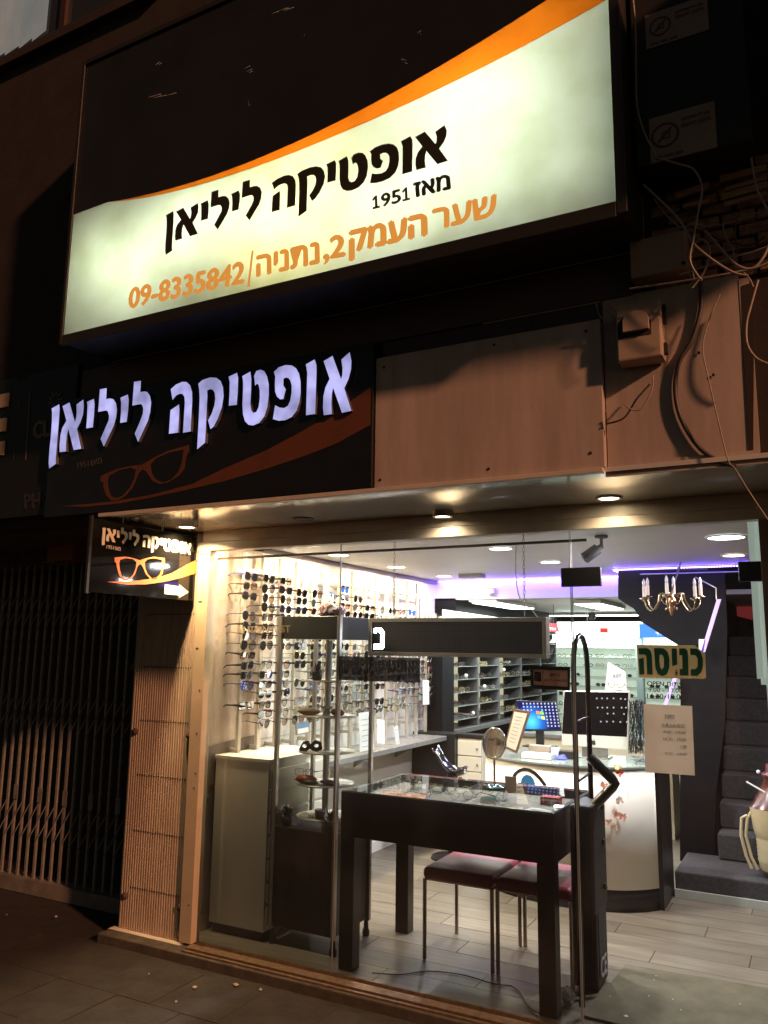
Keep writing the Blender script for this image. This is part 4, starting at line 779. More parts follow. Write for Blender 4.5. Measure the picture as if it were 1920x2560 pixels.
# ================================================================ LEFT WALL OF EYEWEAR
wp = thing('display_panel', 'white backing panel of the eyewear wall', 'wall panel', (-3.24, .2, .85)); wp['kind'] = 'structure'
g = MB(); g.box(-3.249, -3.236, .19, 3.18, .86, 2.235); g.build('panel', white_wall, wp)
for k in range(3): g = MB(); g.box(-3.2355, -3.233, .32, 3.15, 1.02+k*.52, 1.026+k*.52); g.build('seam', mat('seam_grey', (.5, .47, .42), .6), wp)
ry = [.344 + .1925*i for i in range(15)]
railm = mat('rail_cream', (.50, .45, .37), .4, noise=(12, .1)); rail_mesh = MB().box(-.010, .010, -.014, .014, 0, 1.33).mesh('upright', railm); arm = MB().box(0, .075, -.008, .008, -.012, .012).mesh('wall_arm', railm)
clip = MB().box(0, .03, -.006, .006, -.003, .003).mesh('nose_rest', mat('clear_plastic', (.75, .72, .65), .2))
nr = 16; zr = [2.045 - .0608*j for j in range(nr)]
ordn = ['first', 'second', 'third', 'fourth', 'fifth', 'sixth', 'seventh', 'eighth', 'ninth', 'tenth', 'eleventh', 'twelfth', 'thirteenth', 'fourteenth', 'fifteenth', 'sixteenth', 'seventeenth']
for i, y in enumerate(ry):
    r_ = thing('eyewear_rail', '%s upright eyewear rail from the window on the left wall' % ordn[i], 'rail', (-3.155, y, .87), group='upright rails on the eyewear wall')
    o = bpy.data.objects.new('upright', rail_mesh); C.objects.link(o); o.parent = r_; o.location = (0, 0, 0)
    for z in (.12, 1.22): o = bpy.data.objects.new('wall_arm', arm); C.objects.link(o); o.parent = r_; o.location = (-.085, 0, z)
    if i < 14: g = MB(); g.box(-.006, .006, .02, .172, 1.21, 1.232); g.build('cross_bar', railm, r_, local=True)
# ---- spectacles: four frame shapes in several colours
def lens_outline(kind, w, h, n=14):
    pts = []
    for i in range(n):
        t = 2*math.pi*i/n; c, s_ = math.cos(t), math.sin(t)
        e = {'round': 1.0, 'square': .55, 'aviator': .8, 'cat': .7}[kind]
        x = math.copysign(abs(c)**e, c)*w; z = math.copysign(abs(s_)**e, s_)*h
        if kind == 'aviator': x *= 1 - .22*(z < 0)*(-z/h)
        if kind == 'cat': z += .25*h*(c > 0)*c*(s_ > 0)
        pts.append((x, z))
    return pts
FM = [mat('frame_black', (.01, .01, .01), .2), mat('frame_tortoise', (.10, .035, .012), .2, noise=(60, .7)), mat('frame_gold', (.55, .38, .16), .25, metal=.9), mat('frame_steel', (.35, .35, .36), .25, metal=.9), mat('frame_red', (.22, .02, .03), .25), mat('frame_white', (.75, .73, .70), .3), mat('frame_blue', (.03, .04, .14), .25)]
LM = [glass('lens_smoke', (.24, .20, .17), 1.5), glass('lens_brown', (.46, .32, .24), 1.5), glass('lens_clear', (.93, .94, .92), 1.5), glass('lens_green', (.30, .33, .27), 1.5), glass('lens_fade', (.58, .52, .48), 1.5), glass('lens_rose', (.55, .36, .33), 1.5)]
spec_cache = {}
def spec_meshes(kind, fm, lm, thick):
    key = (kind, fm, lm, thick)
    if key in spec_cache: return spec_cache[key]
    w, h = {'round': (.024, .022), 'square': (.027, .018), 'aviator': (.029, .024), 'cat': (.027, .020)}[kind]; w *= 1.08; h *= 1.1
    o = lens_outline(kind, w, h); fr_ = MB(); t = .0042 if thick else .0022
    for s_ in (-1, 1):
        cy = s_*.036; pts = [(-.004*abs(x*s_+.036)/.06, cy + s_*x, z) for x, z in o]
        fr_.tube(pts + [pts[0]], t*.62, 5, cap=False)
    fr_.tube([(0, -.036+w*.86, .004), (.003, 0, .009), (0, .036-w*.86, .004)], t*.7, 5)
    ln = [MB().add([(-.001, s_*.036 + s_*x, z) for x, z in o], [tuple(range(len(o)))]) for s_ in (-1, 1)]
    tp = []
    for s_ in (-1, 1):
        y = s_*.066; T = MB(); k = .013 if thick else .006
        P = [(-.002, y, .008), (-.05, y*1.0, .006), (-.095, y*.97, .003), (-.125, y*.95, -.018)]
        hs_ = [k, k*.6, k*.5, k*.6]
        for q in range(3):
            a, b = P[q], P[q+1]; T.hexa([(a[0], a[1]-.0022, a[2]-hs_[q]/2), (b[0], b[1]-.0022, b[2]-hs_[q+1]/2), (b[0], b[1]+.0022, b[2]-hs_[q+1]/2), (a[0], a[1]+.0022, a[2]-hs_[q]/2), (a[0], a[1]-.0022, a[2]+hs_[q]/2), (b[0], b[1]-.0022, b[2]+hs_[q+1]/2), (b[0], b[1]+.0022, b[2]+hs_[q+1]/2), (a[0], a[1]+.0022, a[2]+hs_[q]/2)])
        tp.append(T.mesh('temple', FM[fm]))
    r = (fr_.mesh('frame', FM[fm]), [l_.mesh('lens', LM[lm]) for l_ in ln], tp); spec_cache[key] = r; return r
KN = {'round': 'round', 'square': 'squared', 'aviator': 'aviator', 'cat': 'cat-eye'}; FN = ['black', 'tortoiseshell', 'gold', 'steel', 'dark red', 'white', 'navy']; LN = ['dark grey', 'brown tinted', 'clear', 'green tinted', 'fading brown', 'rose tinted']
def spectacles(loc, rot, key, lab, grp, parts=True, sc=1.0):
    fr_, ln, tp = spec_meshes(*key); sun_ = key[2] != 2
    r = thing('sunglasses' if sun_ else 'eyeglasses', lab, 'sunglasses' if sun_ else 'eyeglasses', loc, grp); r.rotation_euler = rot; r.scale = (sc, sc, sc)
    for nm, me in [('frame', fr_)] + [('lens', l_) for l_ in ln] + [('temple', t_) for t_ in tp]:
        o = bpy.data.objects.new(nm, me); C.objects.link(o); o.parent = r
    return r
rs = random.Random(11); kinds = ['square', 'aviator', 'cat', 'round']; cnt = 0
for i, y in enumerate(ry):
    for j, z in enumerate(zr):
        if i == 0 and j > 13: continue
        if i in (3, 4, 5) and j < 1: continue
        if 8 <= i and j < 2: continue
        if 6 <= i and j in (5, 6): continue
        if rs.random() < .07: continue
        sunny = i < 3 or (i in (4, 8, 9, 11) ) or rs.random() < .35
        k = rs.choice(kinds[:3] if sunny else ['square', 'round', 'round', 'cat'])
        lm = rs.choice([0, 0, 1, 4, 4, 3, 5]) if sunny else 2; fm = rs.choice([0, 0, 1, 1, 3, 0, 6] if sunny else [0, 2, 3, 3, 4, 1, 0])
        key = (k, fm, lm, sunny and k != 'aviator'); cnt += 1
        lab = '%s %s %s on %s rail from the window, %s peg from the top' % (KN[k], FN[fm], ('sunglasses' if sunny else 'eyeglasses'), ordn[i], ordn[j])
        spectacles((-3.105+rs.uniform(-.004, .004), y+rs.uniform(-.004, .004), z+rs.uniform(-.003, .003)), (rs.uniform(-.06, .06), .10+rs.uniform(-.08, .08), rs.uniform(-.10, .10)+.04), key, lab, 'spectacles on the wall rails', sc=1.1)
# grey wall shelf
sh = thing('wall_shelf', 'grey laminate shelf along the eyewear wall', 'shelf', (-3.07, 2, .84)); shm = mat('shelf_grey', (.20, .20, .195), .28, noise=(9, .1))
g = MB(); g.box(-3.235, -2.90, .95, 2.94, .832, .868); g.build('board', shm, sh, bev=.002)
for y in (1.25, 1.9, 2.6): g = MB(); g.add([(-3.235, y, .83), (-2.99, y, .83), (-3.235, y, .70), (-3.235, y+.02, .83), (-2.99, y+.02, .83), (-3.235, y+.02, .70)], [(0, 1, 2), (5, 4, 3), (0, 3, 4, 1), (1, 4, 5, 2), (2, 5, 3, 0)]); g.build('bracket', grey_metal, sh)
paper = mat('white_paper', (.78, .77, .74), .6)
def card(lab, TL, TR, BL, X, ax='X', m=paper, lines=0, nm='price_card', rows_m=None, lean=.03):
    tl, tr, bl = at(*TL, ax, X), at(*TR, ax, X), at(*BL, ax, X); br = tr + bl - tl; n_ = (tr-tl).cross(tl-bl).normalized(); o_ = thing(nm, lab, 'card', bl)
    g = MB(); g.slab(bl, br, tr, tl, -n_*.003); g.build('sheet', m, o_)
    for k in range(lines):
        f = .18 + .7*k/max(1, lines-1) if lines > 1 else .5; g = MB(); a = tl.lerp(bl, f)+(tr-tl)*.15+n_*.001; b = tl.lerp(bl, f)+(tr-tl)*(.85-.1*(k % 2))+n_*.001; dn = (bl-tl)*.016; g.quad(a, b, b+dn, a+dn); g.build('print_line', rows_m or gi, o_)
    return o_
card('tall white price list card standing on the wall shelf behind the showcase', (897, 1783), (932, 1778), (900, 1880), -2.95, lines=6)
card('small white tag card standing at the right end of the wall shelf', (985, 1817), (995, 1815), (990, 1862), -2.93, lines=2)
card('white leaflet leaning on the wall shelf beside the tag card', (943, 1797), (962, 1800), (943, 1858), -3.0, lines=0)
card('white hanging price strip at the end of the eyewear rails', (1057, 1700), (1072, 1700), (1058, 1762), -3.05, lines=0)
cf = thing('picture_frame', 'grey framed blue and white leaflet on the wall shelf', 'picture frame', (-3.1, 1.0, .87))
tl, tr, bl = at(740, 1808, 'X', -3.05), at(772, 1802, 'X', -3.05), at(742, 1838, 'X', -3.05)
g = MB(); g.slab(bl, tr+bl-tl, tr, tl, (-.01, 0, 0)); g.build('frame', grey_metal, cf)
g = MB(); q = lambda u, v: tl + (tr-tl)*u + (bl-tl)*v + Vector((.002, 0, 0)); g.quad(q(.08, .92), q(.92, .92), q(.92, .08), q(.08, .08)); g.build('leaflet', paper, cf); g = MB(); q2 = lambda u, v: q(u, v)+Vector((.001, 0, 0)); g.quad(q2(.08, .5), q2(.92, .5), q2(.92, .08), q2(.08, .08)); g.build('blue_band', mat('leaf_blue', (.12, .22, .42), .5), cf)
# ================================================================ FURNITURE AT THE WINDOW
white_lam = mat('white_laminate', (.86, .79, .67), .35, noise=(3, .05)); blk_lam = mat('black_laminate', (.013, .013, .013), .35, noise=(10, .3), bump=(40, .05))
dc = thing('drawer_cabinet', 'white drawer cabinet with metal knobs standing at the window left', 'cabinet', (-3, .5, 0))
g = MB(); g.box(-3.2, -2.815, .20, .83, .05, .955); g.build('carcass', white_lam, dc, bev=.002); g = MB(); g.box(-3.205, -2.805, .195, .84, .956, .976); g.build('top', white_lam, dc, bev=.002)
g = MB(); g.box(-3.185, -2.83, .21, .8, 0, .049); g.build('plinth', blk_lam, dc)
for k in range(7):
    z = .08 + k*.122; g = MB(); g.box(-2.8148, -2.80, .212, .822, z, z+.105); df = g.build('drawer_front', white_lam, dc, bev=.002)
    g = MB(); g.lathe([(0, .032), (.011, .028), (.013, .02), (.006, .012), (.006, 0)], (-2.80, .60, z+.055), 12, 'X'); g.build('knob', chrome, df)
bx = thing('dark_board', 'dark brown and grey board leaning behind the white cabinet', 'board', (-3.2, .2, .9)); g = MB(); g.slab((-3.225, .14, .80), (-3.225, .62, .80), (-3.225, .62, 1.055), (-3.225, .14, 1.03), (.012, 0, 0)); g.build('board', mat('dark_brown_board', (.12, .09, .07), .6), bx)
bx = thing('grey_board', 'dark grey panel standing on the skirting left of the white cabinet', 'board', (-3.2, .15, .1)); g = MB(); g.slab((-3.23, .09, .09), (-3.23, .36, .09), (-3.23, .36, .80), (-3.23, .09, .72), (.01, 0, 0)); g.build('board', mat('slate_board', (.09, .09, .085), .6), bx)

# ---- tall glass showcase
gc = thing('glass_showcase', 'tall glass showcase with black header and black base by the window', 'showcase', (-2.56, .4, 0))
X0, X1, Y0, Y1, ZB, ZT = -2.775, -2.372, .215, .60, .09, 1.79
g = MB(); g.box(X0, X1, Y0, Y1, ZB, .615); g.build('base_box', blk_lam, gc, bev=.002); g = MB(); g.box(X0, X1, Y0, Y1, 1.66, ZT); g.build('header_box', mat('header_black', (.018, .018, .018), .3), gc, bev=.002)
for x, y in ((X0, Y0), (X1, Y0), (X0, Y1), (X1, Y1)):
    g = MB(); g.box(x-.011, x+.011, y-.011, y+.011, ZB-.01, ZT+.003); g.build('corner_post', alu, gc)
    g = MB(); g.lathe([(.018, 0), (.022, .02), (.015, .04), (.012, .08)], (x*.97+(X0+X1)/2*.03, y*.94+.4*.06, 0), 10); g.build('foot', rubber, gc)
for a, b in (((X0+.011, Y0), (X1-.011, Y0)), ((X1, Y0+.011), (X1, Y1-.011)), ((X0, Y0+.011), (X0, Y1-.011)), ((X0+.011, Y1), (X1-.011, Y1))):
    g = MB(); g.quad((a[0], a[1], .617), (b[0], b[1], .617), (b[0], b[1], 1.658), (a[0], a[1], 1.658)); g.build('glass_panel', clear, gc)
cx, cy = -2.56, .41
g = MB(); g.tube([(cx, cy, .62), (cx, cy, 1.655)], .020, 14); g.build('centre_pole', mat('pole_silver', (.55, .53, .49), .3, metal=.7), gc)
disc_m = mat('disc_shelf', (.70, .66, .58), .25)
discs = [.66, .84, 1.02, 1.22, 1.42]
for z in discs: g = MB(); g.lathe([(.021, -.004), (.165, -.004), (.165, .004), (.021, .004)], (cx, cy, z), 36); g.build('round_shelf', disc_m, gc, bev=0)
head = MB(); t = thing('patterned_head_wrap', 'bundled head wrap in purple and orange patterned fabric on top of the showcase', 'hat', (-2.5, .45, 1.79))
wrap = mat('wrap_fabric', (.35, .08, .06), .8); n = wrap.node_tree.nodes; l = wrap.node_tree.links; vo = n.new('ShaderNodeTexVoronoi'); vo.inputs['Scale'].default_value = 26; cr = n.new('ShaderNodeValToRGB'); cr.color_ramp.interpolation = 'CONSTANT'
for p_, c_ in ((.0, (.05, .03, .16, 1)), (.22, (.62, .42, .12, 1)), (.42, (.45, .07, .05, 1)), (.62, (.62, .50, .38, 1)), (.8, (.20, .05, .25, 1))):
    e = cr.color_ramp.elements.new(p_) if p_ else cr.color_ramp.elements[0]; e.position = p_; e.color = c_
sp = n.new('ShaderNodeSeparateColor'); tc = n.new('ShaderNodeTexCoord'); l.new(tc.outputs['Object'], vo.inputs['Vector']); l.new(vo.outputs['Distance'], cr.inputs[0]); l.new(cr.outputs[0], n['Principled BSDF'].inputs['Base Color'])
vo.inputs['Scale'].default_value = 22; mlt = n.new('ShaderNodeMath'); mlt.operation = 'MULTIPLY'; mlt.inputs[1].default_value = 1.5; l.new(vo.outputs['Distance'], mlt.inputs[0]); l.new(mlt.outputs[0], cr.inputs[0])
p = at(828, 1520, 'Y', .42); g = MB(); g.sphere((p.x, .42, 1.835), .092, 20, (1.0, .8, .52)); o = g.build('wrapped_cloth', wrap, t)
tex = bpy.data.textures.new('lumps', 'CLOUDS'); tex.noise_scale = .05; ss = o.modifiers.new('s', 'SUBSURF'); ss.levels = ss.render_levels = 2; dm = o.modifiers.new('d', 'DISPLACE'); dm.texture = tex; dm.strength = .03
# goods on the round shelves
def item(nm, lab, cat, mb, m, pn_='body', smooth=None):
    t = thing(nm, lab, cat, mb.v[0] if mb.v else (0, 0, 0)); mb.build(pn_, m, t); return t
leather_b = mat('brown_leather', (.30, .20, .12), .5, noise=(12, .3)); coral = mat('coral_case', (.62, .22, .14), .45, noise=(8, .2)); redl = mat('red_case', (.45, .06, .05), .35, noise=(6, .3)); darkc = mat('dark_case', (.03, .028, .028), .3)
def pouch(c, L_, W_, H_, m, lab, nm, rz=0):
    t = thing(nm, lab, 'glasses case', c, rz=rz); g = MB(); g.sphere((0, 0, H_*.5), 1, 16, (L_/2, W_/2, H_*.5)); o = g.build('shell', m, t, local=True); g = MB(); g.box(-L_*.46, L_*.46, -W_*.03-W_*.47, -W_*.44, H_*.45, H_*.52); g.build('flap_edge', darkc, t, local=True); return t
pouch((cx-.07, cy-.09, 1.224), .14, .065, .045, leather_b, 'brown glasses pouch on the second round shelf of the showcase', 'glasses_case', .3)
pouch((cx+.10, cy-.05, 1.224), .12, .06, .045, coral, 'coral pink glasses case on the second round shelf', 'glasses_case', -.4)
pouch((cx-.07, cy-.10, .844), .13, .07, .05, redl, 'glossy red glasses case on the fourth round shelf', 'glasses_case', .2)
pouch((cx+.07, cy-.07, .844), .15, .055, .03, darkc, 'flat dark glasses case on the fourth round shelf', 'glasses_case', -.2)
pouch((cx-.03, cy-.12, .844), .10, .05, .03, mat('olive_case', (.08, .07, .05), .5), 'dark olive pouch between two cases on the fourth round shelf', 'glasses_case', .1)
spectacles((cx-.075, cy-.115, .908), (0, 0, -1.6), ('square', 3, 2, False), 'clear eyeglasses lying on the red case in the showcase', None)
spectacles((cx-.02, cy-.12, .672), (0, 0, -1.3), ('round', 2, 2, False), 'clear eyeglasses on the lowest round shelf of the showcase', None)
# carnival mask
mk = thing('carnival_mask', 'black eye mask standing on the third round shelf', 'mask', (cx-.04, cy-.12, 1.03)); out = [(-.075, .01), (-.05, .05), (-.015, .055), (0, .035), (.03, .06), (.07, .05), (.085, .01), (.05, -.005), (.02, 0), (0, .012), (-.02, -.004), (-.06, -.008)]
g = MB(); e1 = [(-.038+.016*math.cos(k), .026+.010*math.sin(k)) for k in [q*.785 for q in range(8)]]; e2 = [(.042+.016*math.cos(k), .028+.010*math.sin(k)) for k in [q*.785 for q in range(8)]]
g.prism(out, (0, .004, 0), (0, 0, 0), (1, 0, .05), (0, .15, 1), [e1, e2]); g.build('mask_shape', darkc, mk, local=True)
# star ornament on pole
stp = thing('star_ornament', 'grey folded paper star fixed to the showcase pole', 'ornament', (cx+.01, cy-.03, 1.26)); g = MB(); P = [(.052*math.cos(math.pi/2+k*math.pi/5)*(1 if k % 2 == 0 else .42), .052*math.sin(math.pi/2+k*math.pi/5)*(1 if k % 2 == 0 else .42)) for k in range(10)]
g.add([(0, -.014, 0)] + [(a, 0, b) for a, b in P], [(0, k+1, (k+1) % 10+1) for k in range(10)]); g.build('facets', mat('star_paper', (.45, .43, .4), .5), stp, local=True)
# plants and flower
def spiky(nm, lab, loc, m, r, n_, h, cat='plant', up=.5):
    t = thing(nm, lab, cat, loc); rs_ = random.Random(hash(nm) % 97 + int(loc[0]*100)); g = MB()
    for k in range(n_):
        d = Vector((rs_.gauss(0, 1), rs_.gauss(0, 1), abs(rs_.gauss(up, .6)))).normalized(); b = Vector((0, 0, h*rs_.uniform(.5, 1))); e_ = b + d*r*rs_.uniform(.7, 1.2); s_ = d.cross(Vector((0, 0, 1))).normalized()*.006; mid = b.lerp(e_, .55)
        g.add([b, mid+s_, e_, mid-s_], [(0, 1, 2, 3)])
    o = g.build('leaves', m, t, local=True); o['kind'] = 'stuff'; g = MB(); g.lathe([(.0, 0), (.026, 0), (.034, .05), (.03, .05), (0, .045)], (0, 0, 0), 12); g.build('pot', darkc, t, local=True); return t
dark_leaf = mat('dark_leaf', (.018, .014, .016), .5)
spiky('potted_plant', 'small dark spiky plant at the left corner inside the showcase', (X0+.05, Y0+.05, .617), dark_leaf, .06, 90, .075)
spiky('potted_plant', 'small dark spiky plant at the right corner inside the showcase', (X1-.06, Y0+.05, .617), dark_leaf, .06, 90, .075)
spiky('silk_flower', 'dark purple silk flower on the top round shelf of the showcase', (cx-.03, cy-.08, 1.424), mat('plum_petal', (.09, .015, .05), .6), .075, 60, .05, 'flower')
spiky('silk_flower', 'small red silk flower at the bottom of the showcase', (cx+.03, cy-.10, .664), mat('red_petal', (.5, .06, .06), .6), .03, 30, .03, 'flower')

# ---- LED message board hanging on chains
lb = thing('led_message_board', 'long hanging electronic message board showing one lit white letter', 'display', (-1.75, .36, 1.57))
xa, xb, z0, z1, yf = -2.268, -1.222, 1.572, 1.782, .36
fm_ = mat('display_frame', (.50, .44, .37), .4, metal=.3)
g = MB(); g.box(xa+.02, xb-.02, yf+.006, yf+.06, z0+.02, z1-.02); g.build('case', mat('display_case', (.04, .04, .045), .5), lb)
g = MB(); g.box(xa, xb, yf, yf+.062, z1-.022, z1); g.box(xa, xb, yf, yf+.062, z0, z0+.022); g.box(xa, xa+.022, yf, yf+.062, z0+.022, z1-.022); g.box(xb-.022, xb, yf, yf+.062, z0+.022, z1-.022); g.build('frame', fm_, lb, bev=.002)
nx, nz = 116, 16; g = MB(); g2 = MB(); px_ = (xb-xa-.052)/nx; pz_ = (z1-z0-.05)/nz
glyph = ["...............", "...............", "...............", ".111111........", ".1111111.......", ".11..1111......", "......111......", "......111......", "......111......", "......111......", "......111......", "......111......", ".11111111......", ".11111111......", ".1111111.......", "..............."]
for i in range(nx):
    for j in range(nz):
        x = xa+.026+i*px_; z = z1-.025-(j+1)*pz_; on = i < 15 and glyph[j][i] == '1'
        (g2 if on else g).quad((x+.001, yf+.0055, z+.0012), (x+px_-.001, yf+.0055, z+.0012), (x+px_-.001, yf+.0055, z+pz_-.0012), (x+.001, yf+.0055, z+pz_-.0012))
o = g.build('dark_diode', mat('diode_dark', (.13, .12, .135), .35), lb); o['kind'] = 'stuff'; o = g2.build('lit_diode', emis('diode_lit', (.75, .87, 1), 16), lb); o['kind'] = 'stuff'
area('display_glow', (xa+.06, yf-.01, 1.67), .08, .12, (.7, .82, 1), (0, -1, 0))
def chain(lab, a, b):
    g = MB(); a, b = Vector(a), Vector(b); n_ = int((b-a).length/.022)
    for k in range(n_):
        c = a.lerp(b, (k+.5)/n_); ax_ = (1, 0) if k % 2 else (0, 1); pts = [(c.x + ax_[0]*.006*math.cos(t), c.y + ax_[1]*.006*math.cos(t), c.z + .014*math.sin(t)) for t in [q*math.pi/4 for q in range(9)]]; g.tube(pts, .0016, 4, cap=False)
    return g.build('chain', grey_metal, None, label=lab, cat='chain', kind='thing')
chain('thin chain holding the left half of the message board', (-2.12, .39, 1.79), (-2.12, .39, 2.265)); chain('thin chain holding the right half of the message board', (-1.345, .39, 1.79), (-1.345, .39, 2.265))
def cable3(lab, P, r, m, nm='cable'):
    Q_ = []; P = [Vector(p) for p in P]
    for i in range(len(P)-1):
        p0, p1, p2, p3 = P[max(i-1, 0)], P[i], P[i+1], P[min(i+2, len(P)-1)]
        for k in range(6):
            t = k/6; Q_.append(.5*((2*p1) + (p2-p0)*t + (2*p0-5*p1+4*p2-p3)*t*t + (3*p1-p0-3*p2+p3)*t**3))
    g = MB(); g.tube(Q_+[P[-1]], r, 6); return g.build(nm, m, None, label=lab, cat='cable')
cable3('white power lead hanging from the ceiling to the message board', [at(x, y, 'Y', .42) for x, y in ((1290, 1360), (1290, 1440), (1300, 1495), (1330, 1525), (1345, 1545))], .003, mat('white_cable', (.7, .68, .63), .5))
cable3('black coiled lead at the right end of the message board', [at(x, y, 'Y', .42) for x, y in ((1355, 1640), (1370, 1655), (1385, 1625), (1391, 1600), (1380, 1650), (1357, 1660), (1360, 1640), (1378, 1652))], .0025, cable_d)

# ---- table with glass tray
tb = thing('display_table', 'black square legged display table with a glass covered tray', 'table', (-1.69, .43, 0))
tx0, tx1, ty0, ty1 = -2.262, -1.125, .085, .80
g = MB(); g.box(tx0, tx1, ty0, ty0+.025, .645, .868); g.box(tx0, tx1, ty1-.025, ty1, .645, .868); g.box(tx0, tx0+.025, ty0+.025, ty1-.025, .645, .868); g.box(tx1-.025, tx1, ty0+.025, ty1-.025, .645, .868); g.build('apron', blk_lam, tb, bev=.002)
g = MB(); g.box(tx0+.025, tx1-.025, ty0+.025, ty1-.025, .81, .825); g.build('tray_floor', mat('tray_lining', (.30, .27, .25), .7, noise=(6, .3)), tb)
for x, y in ((tx0, ty0), (tx1-.085, ty0), (tx0, ty1-.08), (tx1-.085, ty1-.08)):
    g = MB(); g.box(x+.002, x+.083, y+.002, y+.078, 0, .644); g.build('leg', blk_lam, tb, bev=.002)
g = MB(); g.quad((tx0+.004, ty0+.004, .874), (tx1-.004, ty0+.004, .874), (tx1-.004, ty1-.004, .874), (tx0+.004, ty1-.004, .874)); g.build('glass_top', glass('table_glass', (.95, .98, .96), 1.22), tb); g = MB(); g.box(tx0+.004, tx1-.004, ty0+.004, ty0+.007, .868, .8735); g.build('glass_edge', MATS['glass_edge'], tb)
g = MB(); g.box(tx0+.02, tx1-.02, ty1+.002, ty1+.01, .862, .871); g.build('red_edge', mat('red_edge', (.5, .05, .04), .4), tb)
def sheet(lab, c, w, h, rz, m, z, nm='leaflet'):
    t = thing(nm, lab, 'paper', (c[0], c[1], z), rz=rz); g = MB(); nseg = 5
    for k in range(nseg): xa_, xb_ = -w/2+w*k/nseg, -w/2+w*(k+1)/nseg; za = .003*math.sin(k*1.3); zb_ = .003*math.sin((k+1)*1.3); g.quad((xa_, -h/2, za), (xb_, -h/2, zb_), (xb_, h/2, zb_+.002), (xa_, h/2, za+.002))
    g.build('sheet', m, t, local=True)
    g = MB(); g.box(-w*.35, w*.3, h*.2, h*.26, .0065, .007); g.build('print_block', gi, t, local=True)
sheet('orange pink leaflet lying in the left corner of the display table', (-2.02, .30), .26, .24, .15, mat('leaf_orange', (.75, .30, .16), .55, noise=(12, .25)), .828)
sheet('purple and pink leaflet in the middle of the display table', (-1.74, .20), .30, .14, -.05, mat('leaf_pink', (.62, .40, .52), .5, noise=(9, .7), col2=(.16, .08, .45)), .828)
sheet('open white booklet on the right part of the display table', (-1.40, .24), .28, .19, .08, mat('leaf_cream', (.70, .62, .48), .6, noise=(5, .2)), .828, 'booklet')
sheet('white paper sheet overlapping the booklet on the display table', (-1.24, .23), .19, .20, -.2, paper, .836)
sheet('brown folder under the booklet on the display table', (-1.50, .26), .24, .22, .1, mat('leaf_brown', (.24, .18, .12), .6), .8265)
t = thing('red_box', 'small red card box at the back of the display table', 'box', (-1.27, .55, .826)); g = MB(); g.box(-.05, .05, -.03, .03, 0, .04); g.build('box_body', mat('red_card', (.6, .05, .05), .45), t, local=True, bev=.002); g = MB(); g.box(-.05, .05, -.031, -.0302, .02, .03); g.build('white_stripe', paper, t, local=True)
t = thing('acrylic_stand', 'clear acrylic stand in the back left of the display table', 'stand', (-2.0, .62, .826)); g = MB()
for k in range(3): g.box(-.1+k*.1, -.097+k*.1, -.04, .04, 0, .045)
g.box(-.1, .103, -.041, -.038, 0, .045); g.build('acrylic_sheets', glass('acrylic', (.85, .9, .88), 1.5, base=.05), t, local=True)
for i, (x, y, k) in enumerate(((-1.86, .50, 0), (-1.72, .42, 3), (-1.66, .60, 2), (-1.52, .50, 0), (-1.88, .36, 3))):
    spectacles((x, y, .85), (0, .15, -1.4 + i*.4), ('round' if i % 2 else 'square', k, 2, False), 'clear eyeglasses lying in the display table, %s from the left' % ordn[i], 'eyeglasses in the display table')
# round mirror
mr_ = thing('table_mirror', 'round chrome mirror on a stem with glass foot on the display table', 'mirror', (-1.588, .57, .875))
g = MB(); g.lathe([(.0, 0), (.072, 0), (.074, .012), (.066, .02), (0, .022)], (0, 0, 0), 32); g.build('glass_foot', glass('foot_glass', (.45, .72, .72), 1.5, base=.08), mr_, local=True)
g = MB(); g.tube([(0, 0, .02), (0, 0, .17)], .006, 10); g.build('stem', chrome, mr_, local=True)
axn = Vector((-.35, -.92, .12)).normalized(); u = axn.cross(Vector((0, 0, 1))).normalized(); w = u.cross(axn); c0 = Vector((0, 0, .235)); ring = [c0 + u*.079*math.cos(t) + w*.079*math.sin(t) for t in [2*math.pi*q/32 for q in range(33)]]
g = MB(); g.tube(ring, .0065, 8, cap=False); g.build('rim', chrome, mr_, local=True); g = MB(); g.add([p - axn*.001 for p in [c0 + u*.076*math.cos(t) + w*.076*math.sin(t) for t in [2*math.pi*q/32 for q in range(32)]]], [tuple(range(32))]); g.build('mirror_face', mat('mirror_face', (.8, .78, .75), .03, metal=1), mr_, local=True)
t = thing('price_tag', 'small beige price tag leaning on the mirror foot', 'tag', (-1.47, .50, .876)); g = MB(); g.slab((-.03, 0, 0), (.03, 0, 0), (.02, .03, .075), (-.045, .03, .075), (0, .001, 0)); g.build('tag_card', mat('tag_beige', (.50, .38, .28), .6), t, local=True)

